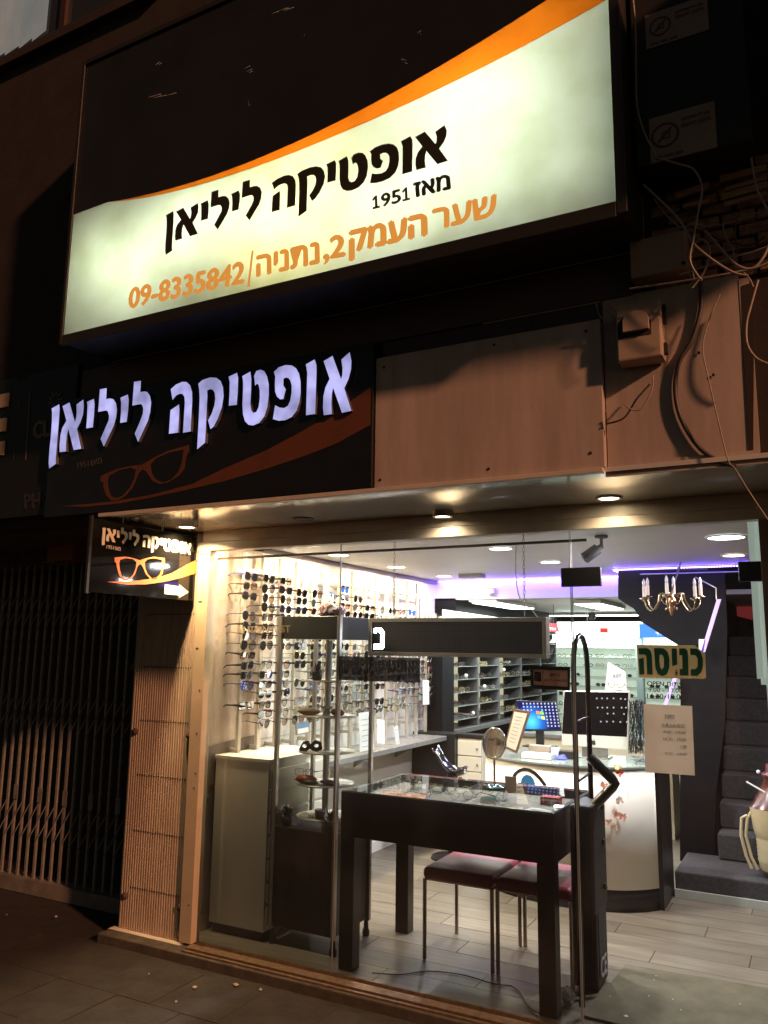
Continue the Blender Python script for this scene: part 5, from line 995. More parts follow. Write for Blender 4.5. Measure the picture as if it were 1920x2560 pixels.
# ---- chairs
maroon = mat('maroon_vinyl', (.34, .05, .085), .42, noise=(7, .3), bump=(90, .12)); tubem = mat('chair_tube', (.42, .33, .28), .25, metal=.9)
def make_chair(lab, x, y):
    t = thing('visitor_chair', lab, 'chair', (x, y, 0), group='maroon chairs behind the display table')
    g = MB(); g.box(-.20, .20, -.235, .235, .395, .462); s_ = g.build('seat', maroon, t, local=True, bev=0); b = s_.modifiers.new('bevel', 'BEVEL'); b.width = .03; b.segments = 5; s_.data.polygons.foreach_set('use_smooth', [True]*6)
    for sx in (-1, 1):
        g = MB(); g.tube([(sx*.19, -.215, 0), (sx*.19, -.215, .40)], .011, 8); g.build('leg', tubem, t, local=True)
        g = MB(); g.tube([(sx*.19, .22, 0), (sx*.19, .22, .42), (sx*.19, .235, .62), (sx*.185, .27, .86)], .011, 8); g.build('leg', tubem, t, local=True)
    g = MB(); g.tube([(-.19, -.2, .395), (.19, -.2, .395), (.19, .2, .395), (-.19, .2, .395), (-.19, -.2, .395)], .008, 6); g.build('seat_frame', tubem, t, local=True)
    g = MB(); g.slab((-.19, .235, .60), (.19, .235, .60), (.185, .27, .84), (-.185, .27, .84), (0, .03, 0)); g.build('backrest', maroon, t, local=True, bev=.012)
    return t
c1_ = make_chair('maroon chair with metal tube legs at the middle of the display table', -1.75, .655)
c2_ = copy_tree(c1_, (-1.34, .655, 0), 'maroon chair with metal tube legs at the right leg of the display table')

# ---- black tubular stand, elbow rest, speaker box
ht = thing('hand_trolley', 'black tubular hoop trolley standing by the glass joint', 'trolley', (-1.03, .3, 0)); bt = mat('black_tube', (.02, .02, .022), .28)
XH = -1.03; ya = at(1437, 1800, 'X', XH).y; yb = at(1475, 1900, 'X', XH).y
ztop = at(1447, 1583, 'X', XH).z; pts = [(XH, ya, .05), (XH, ya, ztop-.16)]
for k in range(1, 8): a = math.pi*k/8; pts.append((XH, (ya+yb)/2 - (yb-ya)/2*math.cos(a), ztop-.16 + .15*math.sin(a)))
pts += [(XH, yb, ztop-.16), (XH, yb, .05)]
g = MB(); g.tube(pts, .013, 12); g.build('hoop', bt, ht)
for y_ in (1797, 1945, 2105):
    z = at(1450, y_, 'X', XH).z; g = MB(); g.tube([(XH, ya, z-.012), (XH, yb, z)], .006, 8); g.build('rung', bt, ht)
g = MB(); g.box(XH-.05, XH+.06, ya+.04, yb+.03, .42, .90); g.build('bag_body', mat('bag_black', (.015, .015, .017), .6, noise=(30, .4), bump=(60, .2)), ht, bev=.012)
for z in (.50, .70, .86): g = MB(); g.box(XH+.061, XH+.072, yb-.06, yb-.03, z, z+.025); g.build('buckle', rubber, ht, bev=.002)
sp_ = thing('speaker_box', 'slim black speaker box with white label on the floor by the door', 'speaker', (-1.08, .55, 0))
g = MB(); g.box(-1.15, -1.03, .46, .66, .01, .46); g.build('cabinet', mat('speaker_black', (.022, .022, .024), .45, noise=(20, .3), bump=(80, .2)), sp_, bev=.008)
g = MB(); g.box(-1.0298, -1.026, .48, .64, .06, .40); g.build('grille', mat('speaker_grille', (.035, .035, .037), .6, bump=(400, .8)), sp_)
g = MB(); g.tube([(-1.03, .50, .43), (-1.01, .52, .445), (-1.01, .60, .445), (-1.03, .62, .43)], .006, 6); g.build('handle', rubber, sp_)
text('label_print', 'CE', (-1.0255, .50, .14), (-1.0255, .61, .14), (-1.0255, .50, .05), mat('label_white', (.55, .55, .52), .5), sp_, bold=.03)
el = thing('elbow_armrest', 'bent black padded armrest sticking out beside the hoop trolley', 'armrest', (-.95, .35, 1.0))
P = [at(x, y, 'X', -.99 if i != 1 else -.97) for i, (x, y) in enumerate(((1472, 1890), (1545, 1962), (1470, 2040)))]
P = [at(1474, 1892, 'Y', .30), at(1540, 1958, 'Y', .30), at(1470, 2030, 'Y', .30)]; m1 = P[0].lerp(P[1], .88); m2 = P[1].lerp(P[2], .12)
g = MB(); g.tube([P[0], m1, P[1]+Vector((-.004, 0, 0)), m2, P[2]], .024, 8); o = g.build('pad', mat('armrest_black', (.012, .012, .012), .22, coat=.4), el)
o = thing('power_strip', 'clear plastic bag with white power adaptor on the floor by the table leg', 'adaptor', (-1.10, .16, 0)); p = at(1418, 2490, 'Z', .03)
g = MB(); g.sphere((p.x, p.y, .035), .04, 10, (.9, .7, 1)); ob = g.build('crumpled_bag', glass('bag_plastic', (.75, .75, .7), 1.5, rough=.2, base=.25, dirt=.5), o); ss = ob.modifiers.new('s', 'SUBSURF'); ss.levels = ss.render_levels = 2; tx2 = bpy.data.textures.new('crumple', 'CLOUDS'); tx2.noise_scale = .02; dm = ob.modifiers.new('d', 'DISPLACE'); dm.texture = tx2; dm.strength = .03
g = MB(); g.box(p.x-.02, p.x+.015, p.y-.012, p.y+.012, .02, .05); g.build('adaptor', paper, o, bev=.003)
wc = mat('grey_white_cable', (.42, .38, .33), .5)
cable3('pale lead trailing over the floor under the table to the adaptor', [at(x, y, 'Z', .008) for x, y in ((1412, 2500), (1385, 2527), (1350, 2533), (1325, 2518), (1300, 2480), (1280, 2465))], .0035, wc)
cable3('dark lead lying along the sill under the display table', [at(x, y, 'Z', .006) for x, y in ((1280, 2465), (1230, 2458), (1170, 2440), (1110, 2430), (1060, 2428), (1000, 2436), (930, 2432))], .003, cable_d)
# door mat
dmt = thing('door_mat', 'brown bristle door mat just inside the glass door', 'mat', (-.5, .5, 0)); q = [at(*p, 'Z', .004) for p in ((1566, 2418), (1472, 2532))]
q = [Vector((-1.0, .86, 0)), Vector((-1.03, .22, 0))]
g = MB(); g.hexa([(-1.03, .16, .001), (.1, .12, .001), (.1, .93, .001), (-.985, .865, .001), (-1.03, .16, .012), (.1, .12, .012), (.1, .93, .012), (-.985, .865, .012)]); g.build('pile', mat('mat_brown', (.27, .235, .15), .95, noise=(5, .4), bump=(420, .9, .01)), dmt)
rs = random.Random(4)
for i, (x, y) in enumerate(((1635, 2450), (1622, 2490), (1682, 2498), (1850, 2510), (1702, 2525), (1565, 2540), (1525, 2491), (1640, 2440))):
    p = at(x, y, 'Z', .014); g = MB(); s_ = .004 if i != 5 else .012; g.add([(p.x-s_, p.y, .0135), (p.x, p.y-s_*.7, .0135), (p.x+s_, p.y, .0135), (p.x, p.y+s_*.5, .018)], [(0, 1, 3), (1, 2, 3), (2, 0, 3)]); o = g.build('crumb', paper, dmt)
# ================================================================ RECEPTION DESK
rd = thing('reception_desk', 'curved white reception desk with an eye emblem and black plinth', 'desk', (-1.5, 1.9, 0))
cpts = [(-2.13, 1.86), (-2.0, 1.765), (-1.85, 1.70), (-1.68, 1.665), (-1.5, 1.655), (-1.33, 1.68), (-1.18, 1.735), (-1.06, 1.82), (-.985, 1.91)]
_c = []
for i in range(len(cpts)-1):
    p0, p1, p2, p3 = [Vector(cpts[max(0, min(len(cpts)-1, i+k))]) for k in (-1, 0, 1, 2)]
    for k in range(4): t = k/4; q = .5*((2*p1) + (p2-p0)*t + (2*p0-5*p1+4*p2-p3)*t*t + (3*p1-p0-3*p2+p3)*t**3); _c.append((q.x, q.y))
cpts = _c + [cpts[-1]]
def curve_y(x):
    for (a, b), (c, d) in zip(cpts, cpts[1:]):
        if a <= x <= c: return b + (d-b)*(x-a)/(c-a)
    return 1.9
def bandmesh(z0, z1, off=0, thick=.02):
    g = MB(); n = len(cpts); P = []
    for o_, z in ((off, z0), (off, z1), (off+thick, z1), (off+thick, z0)): P += [(a, b+o_, z) for a, b in cpts]
    F = [(i, i+1, n+i+1, n+i) for i in range(n-1)]; g.add(P, F, True)
    k = len(g.v) - 4*n
    for r in (1, 2, 3):
        for i in range(n-1): a = r*n+i; b = ((r+1) % 4)*n+i; g.f.append((k+a, k+a+1, k+b+1, k+b)); g.sm.append(r == 2)
    return g
bandmesh(.135, .865).build('front_panel', mat('desk_white', (.86, .81, .73), .3, noise=(2.5, .05)), rd)
bandmesh(0, .133, .015).build('plinth', blk_lam, rd)
g = MB(); g.add([(a, b-.012, .867) for a, b in cpts] + [(-.985, 2.35, .867), (-2.13, 2.35, .867)], [tuple(range(len(cpts)+2))]); k = len(cpts)+2; g.add([(a, b-.012, .88) for a, b in cpts] + [(-.985, 2.35, .88), (-2.13, 2.35, .88)], [tuple(range(k-1, -1, -1))])
for i in range(k): g.f.append((i, (i+1) % k, k+(i+1) % k, k+i)); g.sm.append(False)
g.build('glass_top', mat('desk_glass', (.30, .34, .31), .06, spec=.8), rd)
g = MB(); g.box(-1.0, -.96, 1.925, 2.34, 0, .86); g.build('side_panel', blk_lam, rd)
eyem = mat('eye_black', (.02, .018, .02), .4); eyeb = mat('eye_blue', (.03, .19, .42), .4); ZE = (1080, 1480, 3.95)
def desk_pts(l): return [at(ZE[0]+a/ZE[2], ZE[1]+b/ZE[2], 'Y', 1.66) for a, b in l]
def desk_poly(nm, l, m):
    P = desk_pts(l); tri = tessellate_polygon([[Vector((p.x, p.z, 0)) for p in P]]); g = MB(); g.add([(p.x, curve_y(p.x)-.003, p.z) for p in P], [tuple(t_) for t_ in tri]); g.build(nm, m, rd)
desk_poly('eye_lid', [(768, 1835), (790, 1790), (840, 1755), (900, 1738), (960, 1745), (1020, 1775), (1080, 1830), (1135, 1905), (1105, 1915), (1050, 1850), (1000, 1805), (940, 1775), (880, 1775), (830, 1800), (792, 1850)], eyem)
desk_poly('eye_iris', [(862, 1895), (870, 1850), (895, 1818), (930, 1806), (970, 1815), (1000, 1850), (1015, 1895), (990, 1960), (940, 1975), (885, 1955)], eyeb)
desk_poly('eye_lid', [(727, 1858), (770, 1863), (800, 1890), (780, 1885), (745, 1872), (730, 1870)], eyem)
# silk flower garland in front
for i, (x, y, c_) in enumerate(((1535, 1920, (.62, .72, .25)), (1540, 1938, (.75, .10, .07)), (1505, 1965, (.75, .25, .16)), (1512, 1985, (.45, .30, .60)), (1500, 2000, (.75, .16, .10)), (1540, 2008, (.80, .62, .52)), (1535, 2045, (.78, .42, .34)), (1515, 2060, (.78, .5, .36)), (1528, 2075, (.75, .55, .45)), (1548, 2050, (.7, .35, .3)))):
    p = at(x, y, 'Y', 1.60); p.y = curve_y(p.x) - .035; t = thing('silk_blossom', ['pale green leaf sprig at the top of the garland', 'bright red blossom at the top of the garland', 'coral blossom beside the armrest', 'violet blossom inside the armrest bend', 'red blossom low in the armrest bend', 'pale blossom right below the armrest', 'pink blossom in the lower cluster', 'peach blossom at the bottom left of the garland', 'lowest pale peach blossom of the garland', 'dusty pink blossom at the right of the lower cluster'][i], 'flower', p, group='silk garland on the desk front')
    g = MB(); rs = random.Random(i)
    for k in range(12):
        d = Vector((rs.gauss(0, 1), -abs(rs.gauss(0, .5)), rs.gauss(0, 1))).normalized(); s_ = d.cross(Vector((0, 1, 0))).normalized()*.009; g.add([(0, 0, 0), d*.015+s_, d*.03, d*.015-s_], [(0, 1, 2, 3)])
    o = g.build('petals', mat('petal_%d' % i, c_, .6), t, local=True)

# ---- white all in one computer
CY = 2.1
def qc(x, y): return at(x, y, 'Y', CY)
pc = thing('computer_screen', 'large white framed desktop computer with black screen on the reception desk', 'computer', (-1.45, CY, .88))
wm = mat('computer_white', (.74, .70, .62), .3)
TL, TR, BL_, BR_ = qc(1409, 1727), qc(1574, 1728), qc(1403, 1864), qc(1571, 1876)
g = MB(); g.slab(BL_, BR_, TR, TL, (0, .035, 0)); g.build('casing', wm, pc, bev=.007)
q = [at(x, y, 'Y', CY-.0015) for x, y in ((1405, 1834), (1567, 1842), (1571, 1731), (1411, 1729))]; g = MB(); g.slab(*q, (0, .001, 0)); g.build('screen', mat('screen_black', (.006, .006, .007), .12), pc)
icon = emis('icon_grey', (.55, .56, .6), .55)
for x, y in ((1492, 1746), (1505, 1746), (1518, 1746), (1534, 1746), (1552, 1747), (1563, 1748), (1494, 1769), (1506, 1769), (1518, 1769), (1534, 1769), (1554, 1769), (1565, 1769), (1519, 1784), (1534, 1784), (1560, 1785), (1502, 1804), (1517, 1804), (1533, 1804), (1551, 1805), (1567, 1805)):
    p = at(x, y, 'Y', CY-.003); g = MB(); g.lathe([(0, 0), (.0058, 0)], p, 8, 'Y'); g.build('screen_icon', icon, pc)
p = at(1484, 1856, 'Y', CY-.002); g = MB(); ap = [(0, -.016), (.006, -.018), (.012, -.012), (.014, -.002), (.010, .004), (.014, .010), (.006, .013), (0, .010), (-.008, .013), (-.014, .006), (-.014, -.006), (-.007, -.017)]; g.prism(ap, (0, -.001, 0), p, (1, 0, 0), (0, 0, 1)); g.prism([(0, .014), (.006, .016), (.007, .022), (.001, .019)], (0, -.001, 0), p, (1, 0, 0), (0, 0, 1)); g.build('fruit_logo', ink, pc)
g = MB(); cxp = (BL_.x+BR_.x)/2; g.box(cxp-.09, cxp+.09, CY+.01, CY+.02, .885, BL_.z+.02); g.box(cxp-.1, cxp+.1, CY-.05, CY+.12, .881, .887); g.build('stand', alu, pc, bev=.003)
# second monitor
MY = 2.5
mo = thing('monitor', 'black monitor with blue desktop picture tilted behind the reception desk', 'monitor', (-2.0, MY, .9)); pm = lambda x, y, d=0: at(x, y, 'Y', MY-d)
c_ = [pm(1289, 1751), pm(1387, 1755), pm(1403, 1828), pm(1310, 1828)]; g = MB(); g.slab(c_[3], c_[2], c_[1], c_[0], (0, .03, 0)); g.build('bezel', mat('bezel_black', (.012, .012, .012), .3), mo, bev=.003)
desk_pic = bpy.data.materials.new('desktop_picture'); desk_pic.use_nodes = True; n = desk_pic.node_tree.nodes; l = desk_pic.node_tree.links; n.clear(); tc = n.new('ShaderNodeTexCoord'); gr_ = n.new('ShaderNodeTexGradient'); gr_.gradient_type = 'SPHERICAL'; mp = n.new('ShaderNodeMapping')
pc_ = pm(1330, 1805); mp.inputs['Location'].default_value = (-(pc_.x+2.0)*7, 0, -(pc_.z-.9)*7); mp.inputs['Scale'].default_value = (7, 7, 7); cr = n.new('ShaderNodeValToRGB'); cr.color_ramp.elements[0].color = (.012, .012, .10, 1); cr.color_ramp.elements[1].color = (.10, .65, .75, 1); e_ = cr.color_ramp.elements.new(.45); e_.color = (.02, .14, .55, 1)
em = n.new('ShaderNodeEmission'); em.inputs[1].default_value = .8; oo = n.new('ShaderNodeOutputMaterial'); l.new(tc.outputs['Object'], mp.inputs[0]); l.new(mp.outputs[0], gr_.inputs[0]); l.new(gr_.outputs[0], cr.inputs[0]); l.new(cr.outputs[0], em.inputs[0]); l.new(em.outputs[0], oo.inputs[0])
c_ = [pm(1292, 1754, .002), pm(1385, 1758, .002), pm(1399, 1823, .002), pm(1313, 1823, .002)]; g = MB(); g.quad(*[(p.x, p.y, p.z) for p in c_]); g.build('screen', desk_pic, mo)
for k, (cc, (x, y)) in enumerate((((.9, .25, .05), (1340, 1777)), ((.25, .7, .1), (1350, 1778)), ((.1, .4, .9), (1343, 1788)), ((.95, .75, .1), (1353, 1790)))):
    c_ = [pm(x, y, .004), pm(x+8, y+1, .004), pm(x+10, y+9, .004), pm(x+1, y+8, .004)]; g = MB(); g.quad(*c_); g.build('flag_quarter', emis('flag_%d' % k, cc, .9), mo)
ig = MB()
for r_ in range(8):
    for k in range(10):
        if (k in (3, 4) and r_ > 1) or (r_ > 2 and k < 6): continue
        x = 1306+k*9+r_*1.2; y = 1757+r_*8; c_ = [pm(x, y, .005), pm(x+3.5, y, .005), pm(x+4, y+4, .005), pm(x+.5, y+4, .005)]; ig.quad(*c_)
o = ig.build('desktop_icons', emis('icon_pale', (.5, .55, .7), .7), mo); o['kind'] = 'stuff'
q = pm(1348, 1832); g = MB(); g.box(q.x-.03, q.x+.03, MY+.01, MY+.03, .885, q.z+.03); g.box(q.x-.12, q.x+.12, MY-.05, MY+.08, .881, .89); g.build('stand', MATS['bezel_black'], mo)
# framed document leaning
fd = thing('framed_notice', 'brown framed white notice leaning on the desk edge', 'picture frame', (-1.95, 1.85, .88)); fp = lambda x, y, d=0: at(x, y, 'Y', 1.86-d)
c_ = [fp(1284, 1772), fp(1326, 1778), fp(1292, 1884), fp(1259, 1870)]; g = MB(); g.slab(c_[3], c_[2], c_[1], c_[0], (0, .012, 0)); g.build('frame', mat('frame_brown', (.14, .075, .045), .4), fd, bev=.002)
c_ = [fp(1286, 1779, .003), fp(1318, 1784, .003), fp(1289, 1876, .003), fp(1264, 1865, .003)]; g = MB(); g.slab(c_[3], c_[2], c_[1], c_[0], (0, .001, 0)); g.build('paper', mat('doc_cream', (.70, .60, .46), .6), fd)
for k in range(8):
    f = .12 + k*.1; a = c_[0].lerp(c_[3], f).lerp(c_[1].lerp(c_[2], f), .2); b = c_[0].lerp(c_[3], f).lerp(c_[1].lerp(c_[2], f), .75); dn = (c_[3]-c_[0])*.014; off = Vector((0, -.002, 0)); g = MB(); g.quad(a+off, b+off, b+dn+off, a+dn+off); g.build('print_line', gi, fd)
# clutter on the desk
def dbox(nm, lab, cat, x0, y0, x1, z1, m, dep=.08, Y=1.85, z0=.881):
    a = at(x0, y0, 'Y', Y); b = at(x1, y0, 'Y', Y); t = thing(nm, lab, cat, (a.x, Y, z0)); g = MB(); g.box(a.x, b.x, Y, Y+dep, z0, z0+z1); g.build('box_body', m, t, bev=.003); return t
t = dbox('paper_box', 'long white box lying on the reception desk front', 'box', 1303, 1880, 1378, .035, paper, .10, 1.80)
dbox('card_holder', 'brown topped card holder behind the long white box', 'box', 1322, 1880, 1375, .075, mat('holder', (.45, .36, .27), .5), .05, 1.95)
dbox('leaflet_holder', 'clear leaflet holder with white cards beside the card holder', 'holder', 1377, 1880, 1399, .07, paper, .03, 1.93)
dbox('phone_base', 'dark phone base under the white computer', 'phone', 1395, 1880, 1435, .05, darkc, .10, 1.93)
t = thing('cleaning_cloth', 'crumpled bright blue cloth on the reception desk', 'cloth', (-1.6, 1.75, .881)); p = at(1395, 1895, 'Z', .885); g = MB(); rs = random.Random(2); N = 7
vs = [(p.x + (i-3)*.022, p.y + (j-3)*.016, .883 + rs.uniform(0, .03)*(1 if 0 < i < 6 and 0 < j < 6 else .1)) for j in range(N) for i in range(N)]; g.add(vs, [(j*N+i, j*N+i+1, (j+1)*N+i+1, (j+1)*N+i) for j in range(N-1) for i in range(N-1)], True); g.build('folds', mat('cloth_blue', (.08, .10, .45), .7), t)
t = thing('tissue_bundle', 'white crumpled tissues right of the blue cloth', 'tissue', (-1.5, 1.75, .881)); p = at(1420, 1893, 'Z', .885); g = MB(); vs = [(p.x + (i-3)*.016, p.y + (j-3)*.012, .883 + rs.uniform(0, .035)*(1 if 0 < i < 6 and 0 < j < 6 else .1)) for j in range(N) for i in range(N)]; g.add(vs, [(j*N+i, j*N+i+1, (j+1)*N+i+1, (j+1)*N+i) for j in range(N-1) for i in range(N-1)], True); g.build('folds', paper, t)
# tangle of cords hanging on a rack right of the computer
cr_t = thing('cord_rack', 'rack of tangled black eyewear cords right of the white computer', 'cords', (-1.15, 2.05, .9)); g = MB(); rs = random.Random(9)
for k in range(60):
    x = rs.uniform(1577, 1607); pts = []
    for q_ in range(6): pts.append(at(x + rs.uniform(-7, 7), 1752 + q_*26 + rs.uniform(-4, 4), 'Y', 2.05 + rs.uniform(-.04, .04)))
    g.tube(pts, .0017, 3, cap=False)
o = g.build('cord', mat('cord_black', (.03, .03, .035), .4), cr_t); o['kind'] = 'stuff'
g = MB()
for k in range(24):
    pts = [at(rs.uniform(1575, 1630), rs.uniform(1888, 1908), 'Y', 1.98+rs.uniform(-.05, .05)) for _ in range(3)]; g.tube(pts, .003, 3, cap=False)
o = g.build('loose_cord', mat('cord_grey', (.35, .37, .36), .35), cr_t); o['kind'] = 'stuff'

# ================================================================ DARK CABINETS OF THE MIDDLE, BACK WALL SHELVES
shelf_glass = mat('shelf_edge', (.22, .24, .22), .2)
mass_m = [mat('mass_steel', (.6, .57, .52), .25, metal=.6), mat('mass_dark', (.12, .09, .08), .2), mat('mass_gold', (.65, .52, .32), .3, metal=.6)]
def heap(parent, x0, x1, y0, y1, z, n_, seed, m):
    rs_ = random.Random(seed); g = MB()
    for k in range(n_):
        c = Vector((rs_.uniform(x0, x1), rs_.uniform(y0, y1), z + rs_.uniform(.014, .03))); a = rs_.uniform(-.8, .8)
        for s_ in (-1, 1):
            d = Vector((-math.sin(a), math.cos(a), 0))*.032*s_; pts = [c + d + Vector((-math.sin(a)*.022*math.cos(t), math.cos(a)*.022*math.cos(t), .017*math.sin(t))) for t in [q*math.pi/4 for q in range(9)]]; g.tube(pts, .0034, 3, cap=False)
            g.tube([c + d*1.9, c + d*1.8 + Vector((-math.cos(a), -math.sin(a), 0))*.09], .003, 3, cap=False)
    o = g.build('eyewear_heap', m, parent); o['kind'] = 'stuff'; return o
mc = thing('shelf_cabinet', 'charcoal wall cabinet with lit shelves of spectacles in the middle of the shop', 'cabinet', (-3.2, 4.5, .8))
XC = -3.05; yA, yB, yC_, yD = 3.45, 4.08, 4.70, 5.05
g = MB(); g.box(-3.45, XC, 3.18, 3.45, 0, 1.56); g.build('end_panel', black_wall, mc)
g = MB(); g.box(-3.45, -3.32, 3.45, 6.9, .84, 2.08); g.build('back_panel', mat('cab_back', (.035, .03, .03), .6), mc)
g = MB(); g.box(-3.45, XC+.02, 3.45, 6.9, 1.96, 2.1); g.build('top_panel', black_wall, mc)
for y in (yB, yC_, 5.45, 6.2, 6.9): g = MB(); g.box(-3.43, XC, y-.015, y+.015, .87, 1.96); g.build('divider', mat('divider_grey', (.11, .11, .115), .4), mc)
g = MB(); g.box(-3.45, XC+.03, 3.45, 6.9, .83, .868); g.build('counter_edge', MATS['divider_grey'], mc)
for k in range(8):
    z = .95 + k*.125
    for y0, y1 in ((yA, yB), (yB, yC_), (yC_, 5.45), (5.45, 6.2), (6.2, 6.9)):
        g = MB(); g.box(-3.32, XC-.005, y0+.015, y1-.015, z-.003, z+.002); g.build('shelf', shelf_glass, mc)
for k in range(8):
    for i, (y0, y1) in enumerate(((yA, yB), (yB, yC_), (yC_, 5.45), (5.45, 6.2))):
        heap(mc, -3.25, XC-.03, y0+.08, y1-.06, .952+k*.125, 11, k*7+i, mass_m[(k+i) % 3])
for i, (y0, y1) in enumerate(((yA, yB), (yB, yC_), (yC_, 5.45))):
    g = MB(); g.box(-3.318, -3.268, y1-.035, y1-.02, .88, 1.95); g.build('lit_divider_strip', mat('divider_glow', (.75, .72, .55), .5, emit=((1, .92, .62), .25)), mc)  # glowing strip stands in for the lit inner part of the divider face
    area('cabinet_light', (-3.20, (y0+y1)/2, 1.94), .3, 1.6, (1, .95, .8), shape='RECTANGLE', sy=.05)
for (y, z), lab_ in zip(((3.8, 1.36), (3.98, .99), (4.3, 1.24), (4.9, 1.4)), ('white ball label in the first bay of the shelf cabinet, high', 'white ball label near the bottom of the first shelf cabinet bay', 'white ball label in the second bay of the shelf cabinet', 'white ball label in the third bay of the shelf cabinet')):
    t = thing('display_ball', lab_, 'label', (XC-.02, y, z)); g = MB(); g.sphere((0, 0, 0), .02, 10); g.build('ball', paper, t, local=True)
# counter with drawers
cn = thing('drawer_counter', 'black topped counter with white drawers beyond the wall shelf', 'counter', (-2.9, 3.1, 0))
g = MB(); g.box(-3.24, -2.55, 3.0, 3.14, .855, .885); g.box(-3.24, -2.83, 2.95, 2.999, 0, .885); g.build('black_body', blk_lam, cn)
g = MB(); g.box(-2.829, -2.6, 3.02, 3.14, 0, .85); g.build('carcass', white_lam, cn)
for k in range(6): g = MB(); g.box(-2.825, -2.605, 3.0, 3.018, .06+k*.13, .06+k*.13+.122); df = g.build('drawer_front', mat('drawer_cream', (.70, .66, .55), .4), cn, bev=.002); g = MB(); g.lathe([(0, -.025), (.009, -.02), (.005, -.008), (.005, 0)], (-2.64, 3.0, .12+k*.13), 10, 'Y'); g.build('knob', grey_metal, df)
# shiny black shell chair
bc = thing('shell_basin', 'shiny black rounded shell hanging beside the wall shelf', 'basin', (-2.75, 2.3, .7))
p = at(1125, 1905, 'Y', 2.4); g = MB(); nn = 14; vs = []; fs = []
for i in range(nn):
    for j in range(nn):
        u_ = -1 + 2*i/(nn-1); v_ = -1 + 2*j/(nn-1); r_ = u_*u_ + v_*v_*.6; vs.append((p.x + u_*.13 - v_*.02, 2.4 + v_*.10, p.z - .09 + .10*r_*.8 + (-u_)*.07))
for i in range(nn-1):
    for j in range(nn-1): fs.append((i*nn+j, i*nn+j+1, (i+1)*nn+j+1, (i+1)*nn+j))
g.add(vs, fs, True); o = g.build('bowl', mat('gloss_black_shell', (.008, .008, .01), .06, coat=.5), bc); s_ = o.modifiers.new('s', 'SOLIDIFY'); s_.thickness = .012
g = MB(); g.tube([vs[k] for k in [j for j in range(nn)]] + [vs[i*nn+nn-1] for i in range(nn)], .004, 6); g.build('chrome_rim', chrome, bc); g = MB(); g.tube([(p.x, 2.4, p.z-.05), (p.x, 2.42, .03)], .025, 10); g.lathe([(0, 0), (.16, 0), (.15, .02), (.03, .04)], (p.x, 2.42, 0), 20); g.build('pedestal', blk_lam, bc)

# back wall display
bw = thing('back_display', 'brightly lit back wall display with glass shelves of spectacles', 'display', (-2.3, 7.2, .4)); YB = 7.18
g = MB(); g.box(-3.35, -1.2, YB+.02, YB+.1, .25, 1.80); g.build('back_panel', mat('mint_white', (.66, .74, .64), .5, emit=((.80, 1, .80), .16)), bw)
bw_shelves = [1.66, 1.535, 1.41, 1.285, 1.16, 1.035, .91, .785, .66, .535]
for z in bw_shelves: g = MB(); g.box(-3.3, -1.25, YB-.10, YB+.018, z-.004, z+.004); g.build('shelf', shelf_glass, bw)
for x in (-3.32, -2.02, -1.22): g = MB(); g.box(x-.04, x+.04, YB-.11, YB+.019, .25, 1.83); g.build('divider', mat('divider_teal', (.20, .26, .26), .4), bw)
g = MB(); g.box(-3.38, -2.0, YB-.13, YB+.1, 1.80, 2.0); g.build('light_header', emis('header_white', (.93, 1, .97), 1.6), bw)
g = MB(); g.box(-2.0, -1.25, YB-.128, YB+.1, 1.80, 1.97); g.build('blue_header', emis('header_blue', (.06, .20, .85), .95), bw)
text('header_print', heb('אופטיקה'), at(1640, 1575, 'Y', YB-.13), at(1665, 1580, 'Y', YB-.13), at(1640, 1588, 'Y', YB-.13), emis('header_text', (.8, .9, 1), 1.5), bw)
g = MB(); a = at(1500, 1570, 'Y', YB-.135); b = at(1520, 1582, 'Y', YB-.135); g.box(a.x, b.x, YB-.14, YB-.132, b.z, a.z); g.build('red_emblem', emis('red_emblem', (.8, .05, .04), .7), bw)
for i in range(3): area('header_light', (-3.0+i*.7, YB-.2, 1.78), .5, 3.4, (.88, 1, .92), (0, .3, -1), 'RECTANGLE', .06)
g = MB(); g.box(-4, -.8, 7.0, 7.29, 2.0, 2.1); struct('back_room_beam', g, black_wall)
rs = random.Random(21); sp_n = 0
SM = {}
for kind in ('square', 'round', 'aviator'):
    for fm in (0, 1, 3):
        w = .028; o_ = lens_outline(kind, .024, .019, 10); g = MB()
        for s_ in (-1, 1):
            pts = [(s_*.034 + x, 0, z) for x, z in o_]; g.tube(pts + [pts[0]], .0042, 4, cap=False)
        g.tube([(-.01, 0, .006), (.01, 0, .006)], .002, 4); g.tube([(-.062, 0, .008), (-.066, .06, .002)], .002, 4); g.tube([(.062, 0, .008), (.066, .06, .002)], .002, 4)
        if kind == 'aviator':
            for s_ in (-1, 1): g.add([(s_*.034 + x*.9, .001, z*.9) for x, z in o_], [tuple(range(10))])
        SM[(kind, fm)] = g.mesh('eyeglasses', FM[fm])
for j, z in enumerate(bw_shelves[:7]):
    for i in range(11):
        x = -3.2 + i*.17
        if abs(x+2.02) < .1 or rs.random() < .1: continue
        kind = 'aviator' if j in (3, 4, 5) else rs.choice(('square', 'round')); fm = rs.choice((0, 0, 3, 1)) if kind != 'aviator' else 0
        o = bpy.data.objects.new('eyeglasses', SM[(kind, fm)]); C.objects.link(o); o.location = (x+rs.uniform(-.012, .012), YB-.07, z+.024); o.rotation_euler = (0, 0, rs.uniform(-.4, .4))
        tag(o, '%s on back display, %s shelf down, %s from the left' % ('dark sunglasses' if kind == 'aviator' else 'eyeglasses', ordn[j], ordn[i]), 'sunglasses' if kind == 'aviator' else 'eyeglasses', 'spectacles on the back display'); sp_n += 1
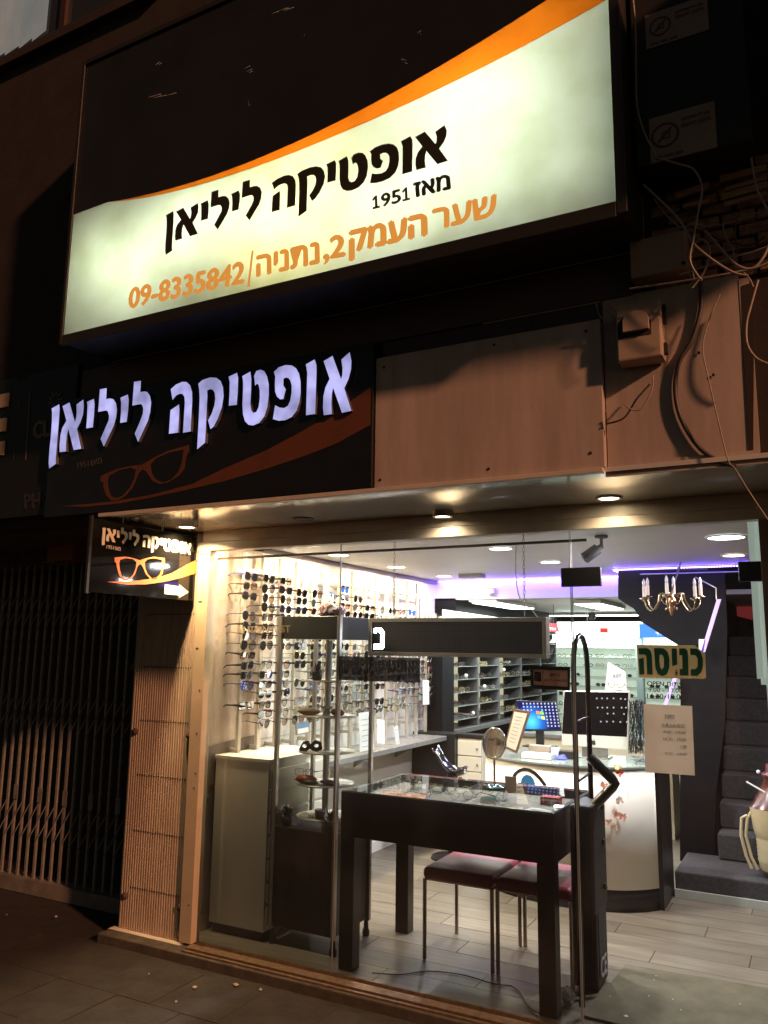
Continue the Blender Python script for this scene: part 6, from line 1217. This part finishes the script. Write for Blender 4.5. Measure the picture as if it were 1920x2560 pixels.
# red hanging tag, white spot lamps, poster column with the word JUST
t = thing('red_tag_sign', 'small red hanging sign right of the message board', 'sign', (-2.4, 5, 1.9)); pr_ = lambda x, y, d=0: at(x, y, 'Y', 4.6-d)
q = [pr_(*k) for k in ((1370, 1558), (1392, 1559), (1398, 1580), (1367, 1578))]; g = MB(); g.slab(*q, (0, .01, 0)); g.build('plate', mat('sign_red', (.75, .04, .06), .4, emit=((.8, .04, .06), .3)), t); text('print', heb('אזל'), pr_(1373, 1567, .004), pr_(1390, 1568, .004), pr_(1373, 1575, .004), paper, t, bold=.03)
for i, (x, y, l_) in enumerate(((1385, 1598, 'white lamp cone hanging under the red sign'), (1469, 1585, 'white lamp cone hanging right of the hoop trolley'))):
    p = pr_(x, y); t = thing('hanging_lamp', l_, 'lamp', p); g = MB(); g.lathe([(.012, .05), (.016, 0), (.05, -.035), (.045, -.036), (0, -.02)], (0, 0, 0), 16); g.build('shade', mat('lamp_white', (.8, .82, .8), .4, emit=((.9, 1, .95), .35)), t, local=True); g = MB(); g.tube([(0, 0, .05), (0, 0, 2.09-p.z)], .003, 5); g.build('flex', cable_d, t, local=True)
t = thing('brand_stand', 'white card stand with the word JUST behind the white computer', 'stand', (-1.7, 3.2, 1.3)); pj = lambda x, y, d=0: at(x, y, 'Y', 3.0-d)
q = [pj(*k) for k in ((1512, 1728), (1568, 1728), (1564, 1680), (1520, 1655))]; g = MB(); g.slab(*q, (0, .02, 0)); g.build('card', paper, t); text('print', 'JUST', pj(1532, 1685, .004), pj(1553, 1686, .004), pj(1532, 1696, .004), ink, t)
spectacles(pj(1540, 1712, .03), (0, 0, -1.57), ('round', 0, 2, False), 'round dark eyeglasses clipped on the white card stand', None)
g = MB(); q_ = pj(1540, 1728); g.box(q_.x-.06, q_.x+.06, 3.0, 3.02, .9, q_.z+.01); g.build('post', paper, t)
# service counter block behind the desk
bk_ = thing('rear_counter', 'cream counter front behind the reception desk', 'counter', (-2, 4.2, 0)); g = MB(); g.box(-2.6, -1.2, 4.0, 4.4, 0, .80); g.build('body', mat('counter_cream', (.68, .62, .45), .4), bk_); g = MB(); g.box(-2.65, -1.15, 3.96, 4.42, .801, .83); g.build('top', shm, bk_)
# left cabinet glowing sign, motion sensors, camera
t = thing('cabinet_sign', 'long cream lit cabinet sign high on the left wall behind the beam', 'blind', (-3.4, 5, 1.9))
q = [at(x, y, 'X', -3.02) for x, y in ((1113, 1524), (1300, 1552), (1300, 1575), (1113, 1560))]; g = MB(); g.slab(*q, (-.03, 0, 0)); g.build('sign_face', mat('sign_cream', (.72, .68, .56), .5, emit=((1, .95, .78), .35)), t)
t = thing('motion_detector', 'white motion detector on the beam under the LED strip', 'detector', (-2.6, 3.43, 2.15)); p = at(1227, 1477, 'Y', 3.40); g = MB(); g.box(p.x-.03, p.x+.03, 3.40, 3.449, p.z-.025, p.z+.03); g.build('body', white_wall, t, bev=.006); g = MB(); g.box(p.x-.045, p.x+.01, 3.385, 3.43, p.z-.035, p.z-.027); g.build('bracket', white_wall, t)
t = thing('projector_box', 'small grey lilac box on the ceiling beside the LED strip', 'box', (-2.8, 3.3, 2.25)); p = at(1180, 1441, 'Z', 2.25); g = MB(); g.box(p.x-.11, p.x+.11, p.y-.05, p.y+.05, 2.235, 2.268); g.build('body', mat('lilac_box', (.45, .42, .5), .5), t, bev=.004)
sc_ = thing('security_camera', 'grey security camera under the ceiling near the door', 'camera', at(1503, 1340, 'Z', 2.268)); b0 = sc_.location.copy()
cm = mat('camera_grey', (.16, .15, .20), .5); g = MB(); g.lathe([(0, 0), (.038, 0), (.036, -.012), (0, -.014)], (0, 0, 0), 20); g.tube([(0, 0, -.01), (0, 0, -.05), (-.01, 0, -.06)], .010, 8); g.build('mount', cm, sc_, local=True)
dv = Vector((-.72, -.25, -.55)).normalized(); g = MB(); s0 = Vector((.005, 0, -.055)); g.tube([s0, s0+dv*.03, s0+dv*.032, s0+dv*.13], .0, 12, rs=[.014, .018, .032, .034]); g.build('body', cm, sc_, local=True); g = MB(); g.tube([s0+dv*.1301, s0+dv*.134], .024, 12); g.build('lens_glass', rubber, sc_, local=True)

# ================================================================ STAIRS, CHANDELIER
carpet = mat('carpet', (.07, .062, .066), .95, noise=(40, .45), bump=(300, .8, .008))
stt = thing('staircase', 'dark carpeted staircase rising at the right behind the door', 'stairs', (-.4, 2.5, 0)); stt['kind'] = 'structure'
g = MB(); g.box(-.945, .138, 2.25, 2.268, .001, .055); g.build('kick_strip', mat('kick_white', (.55, .55, .50), .4, noise=(5, .15)), stt)
g = MB(); g.box(-.945, .138, 2.27, 2.87, .001, .165); g.build('step', carpet, stt, bev=.012)
g = MB(); g.box(-.945, -.72, 2.93, 6, 0, 2.1); g.build('side_wall', black_wall, stt)
for k in range(1, 10):
    g = MB(); y0 = 2.74 + (k-1)*.215; z = .165 + k*.178; g.box(-.715, .138, y0, y0+.24, z-.178 if k > 1 else .166, z); g.build('step', carpet, stt, bev=.012)
rb = thing('red_wall_band', 'dull red painted band on the stairwell wall', 'wall band', (-.6, 5, 2)); 
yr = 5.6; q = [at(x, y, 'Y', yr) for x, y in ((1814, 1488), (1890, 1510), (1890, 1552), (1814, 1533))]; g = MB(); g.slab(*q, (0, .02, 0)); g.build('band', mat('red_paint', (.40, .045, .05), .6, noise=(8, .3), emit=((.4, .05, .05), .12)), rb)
g = MB(); g.box(-1, .14, 5.75, 5.85, 0, 4.1); struct('stairwell_back_wall', g, mat('stair_back', (.05, .045, .05), .8, noise=(6, .5)))
hr = thing('handrail', 'slanting pale stair handrail strip coloured as if reflecting violet light', 'handrail', (-.8, 2.8, 1.6)); q1_ = [at(x, y, 'Y', 2.80) for x, y in ((1792, 1498), (1752, 1630))]; q2_ = [at(x, y, 'Y', 2.8) for x, y in ((1684, 1690), (1658, 1762))]
vm = mat('handrail_violet_glow', (.50, .42, .72), .3, emit=((.35, .22, 1), .18))  # violet reflection put into the rail colour and a faint glow
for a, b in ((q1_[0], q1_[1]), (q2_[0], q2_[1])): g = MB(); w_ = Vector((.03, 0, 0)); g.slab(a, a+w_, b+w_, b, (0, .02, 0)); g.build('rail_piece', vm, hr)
g = MB(); q = [at(x, y, 'Y', 2.8) for x, y in ((1747, 1598), (1764, 1598), (1757, 1640), (1747, 1640))]; g.slab(*q, (0, .01, 0)); g.build('end_plate', paper, hr)
g = MB(); g.tube([at(x, y, 'Y', 2.8) for x, y in ((1600, 1436), (1910, 1428))], .006, 6); g.build('metal_edge', chrome, hr)
g = MB(); g.tube([at(x, y, 'Y', 2.8) for x, y in ((1738, 1443), (1790, 1470), (1791, 1500))], .005, 6); g.build('thin_frame', alu, hr)
ch = thing('wall_chandelier', 'brass five candle chandelier in front of the black stair wall', 'chandelier', (-.84, 2.0, 1.9)); brass = mat('brass', (.40, .31, .19), .25, metal=1); yc = 2.0
def pc2(x, y, d=0): return at(x, y, 'Y', yc+d)
ctr = pc2(1678, 1505); g = MB(); g.lathe([(0, .06), (.02, .05), (.016, .03), (.034, .015), (.036, -.01), (.018, -.03), (.024, -.045), (.010, -.07), (.012, -.08), (0, -.095)], ctr, 20); g.build('hub', mat('copper_hub', (.65, .32, .18), .25, metal=1), ch)
g = MB(); g.tube([ctr+Vector((0, 0, .05)), ctr+Vector((0, .6, .35)), Vector((ctr.x, 2.86, ctr.z+.36))], .006, 6); g.build('wall_stem', brass, ch)
zt = pc2(1680, 1498).z
area('stairwell_fill', (-.35, 3.6, 4.05), .3, 1.8, (1, .9, .85))  # added lamp without a fixture, brightens the stairs
for i, (cxp, cyp, d) in enumerate(((1611, 1497, -.03), (1620, 1493, .12), (1668, 1490, -.14), (1685, 1490, .16), (1738, 1497, -.03), (1752, 1493, .12))):
    if i == 1 and False: continue
    c = pc2(cxp, cyp, d); dx = c - ctr; P = [ctr+Vector((0, 0, .01)), ctr+dx*.25+Vector((0, 0, .045)), ctr+dx*.42+Vector((0, 0, .04)), ctr+dx*.5+Vector((0, 0, -.02)), ctr+dx*.72+Vector((0, 0, -.075)), ctr+dx*.92+Vector((0, 0, -.06)), c+Vector((0, 0, -.015))]
    Q_ = []
    for a in range(len(P)-1):
        p0, p1, p2, p3 = P[max(a-1, 0)], P[a], P[a+1], P[min(a+2, len(P)-1)]
        for k in range(5):
            t_ = k/5; Q_.append(.5*((2*p1) + (p2-p0)*t_ + (2*p0-5*p1+4*p2-p3)*t_*t_ + (3*p1-p0-3*p2+p3)*t_**3))
    g = MB(); g.tube(Q_+[P[-1]], .0055, 7); ar = g.build('arm', brass, ch)
    g = MB(); g.lathe([(.006, -.018), (.012, -.012), (.034, 0), (.032, .004), (.014, .002), (.012, .014), (0, .014)], c, 16); g.build('drip_dish', brass, ch)
    g = MB(); g.tube([c+Vector((0, 0, .012)), c+Vector((0, 0, .085))], .011, 10); cd_ = g.build('candle', mat('candle_sleeve', (.62, .50, .45), .5), ch); g = MB(); g.lathe([(.007, .085), (.011, .10), (.010, .115), (.003, .135), (0, .138)], c, 12); g.build('bulb', mat('bulb_glass', (.55, .48, .62), .15), cd_)
for s_ in (-1, 1):
    g = MB(); P = [ctr + Vector((s_*(.035+.028*math.cos(t_)*(1-k*.03)), 0, .008+.03*math.sin(t_)*(1-k*.03))) for k, t_ in enumerate([q_*.6 for q_ in range(12)])]; g.tube(P, .0035, 6); g.build('scroll', brass, ch)
    g = MB(); g.lathe([(0, .01), (.006, 0), (0, -.02)], ctr+Vector((s_*.035, 0, -.045)), 8); g.build('drop', brass, ch)
# vertical blind strips at the right edge
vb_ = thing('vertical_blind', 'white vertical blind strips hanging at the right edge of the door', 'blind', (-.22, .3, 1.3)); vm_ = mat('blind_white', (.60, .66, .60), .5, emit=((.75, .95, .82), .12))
for i, (x0_, x1_, yb_) in enumerate(((1876, 1890, 1697), (1885, 1900, 1712), (1898, 1915, 1780), (1908, 1922, 1780))):
    a = at(x0_, 1340, 'Y', .3+.02*i); b = at(x1_-20 if False else x1_, 1340, 'Y', .3+.02*i); zb_ = at(1895, yb_, 'Y', .3).z; g = MB(); g.slab((a.x-.01, .3+.02*i, zb_), (b.x-.005, .31+.02*i, zb_), (b.x-.005, .31+.02*i, 2.24), (a.x-.01, .3+.02*i, 2.24), (0, .002, 0)); g.build('blind_strip', vm_, vb_)
# cream fluted jar on the first step
jr = thing('fluted_jar', 'cream fluted jar with brown neck and looped side handle on the lowest step', 'jar', (-.40, 2.42, .166)); cb_ = mat('jar_cream', (.62, .50, .30), .45, noise=(9, .15)); bn = mat('jar_brown', (.10, .03, .025), .25)
p = at(1920, 2240, 'Y', 2.42); jx = p.x+.075; jr.location = (jx, 2.42, .166)
pr_f = [(.105, .05), (.115, .08)] + [(.118+.004*(k % 2)+.0004*k, .10+k*.012) for k in range(14)] + [(.14, .30), (.155, .44)]
g = MB(); g.lathe(pr_f, (0, 0, 0), 32); g.build('body', cb_, jr, local=True); g = MB(); g.lathe([(0, 0), (.075, .0), (.10, .03), (.106, .05)], (0, 0, 0), 24); g.build('foot', mat('jar_foot', (.14, .11, .09), .6), jr, local=True)
g = MB(); g.lathe([(.155, .441), (.13, .47), (.09, .55), (.06, .62), (.075, .64), (.075, .66), (.045, .67), (.04, .72), (0, .73)], (0, 0, 0), 28); g.build('neck', bn, jr, local=True)
for k in (0, 1): g = MB(); g.tube([(-.14-.03*k, -.02, .41-.03*k), (-.17-.035*k, -.02, .36), (-.185-.03*k, -.02, .25), (-.16-.03*k, -.02, .12), (-.125-.035*k, -.02, .045)], .010, 8); g.build('handle', cb_, jr, local=True)
g = MB(); g.tube([(-.16, -.05, .60), (-.02, -.08, .53), (.1, -.06, .49)], .006, 6); g.build('white_stick', paper, jr, local=True)
g = MB(); g.sphere((-.085, -.02, .665), .014, 8); g.build('white_bead', paper, jr, local=True)
print('SCRIPT DONE', cnt, sp_n, len(bpy.data.objects))
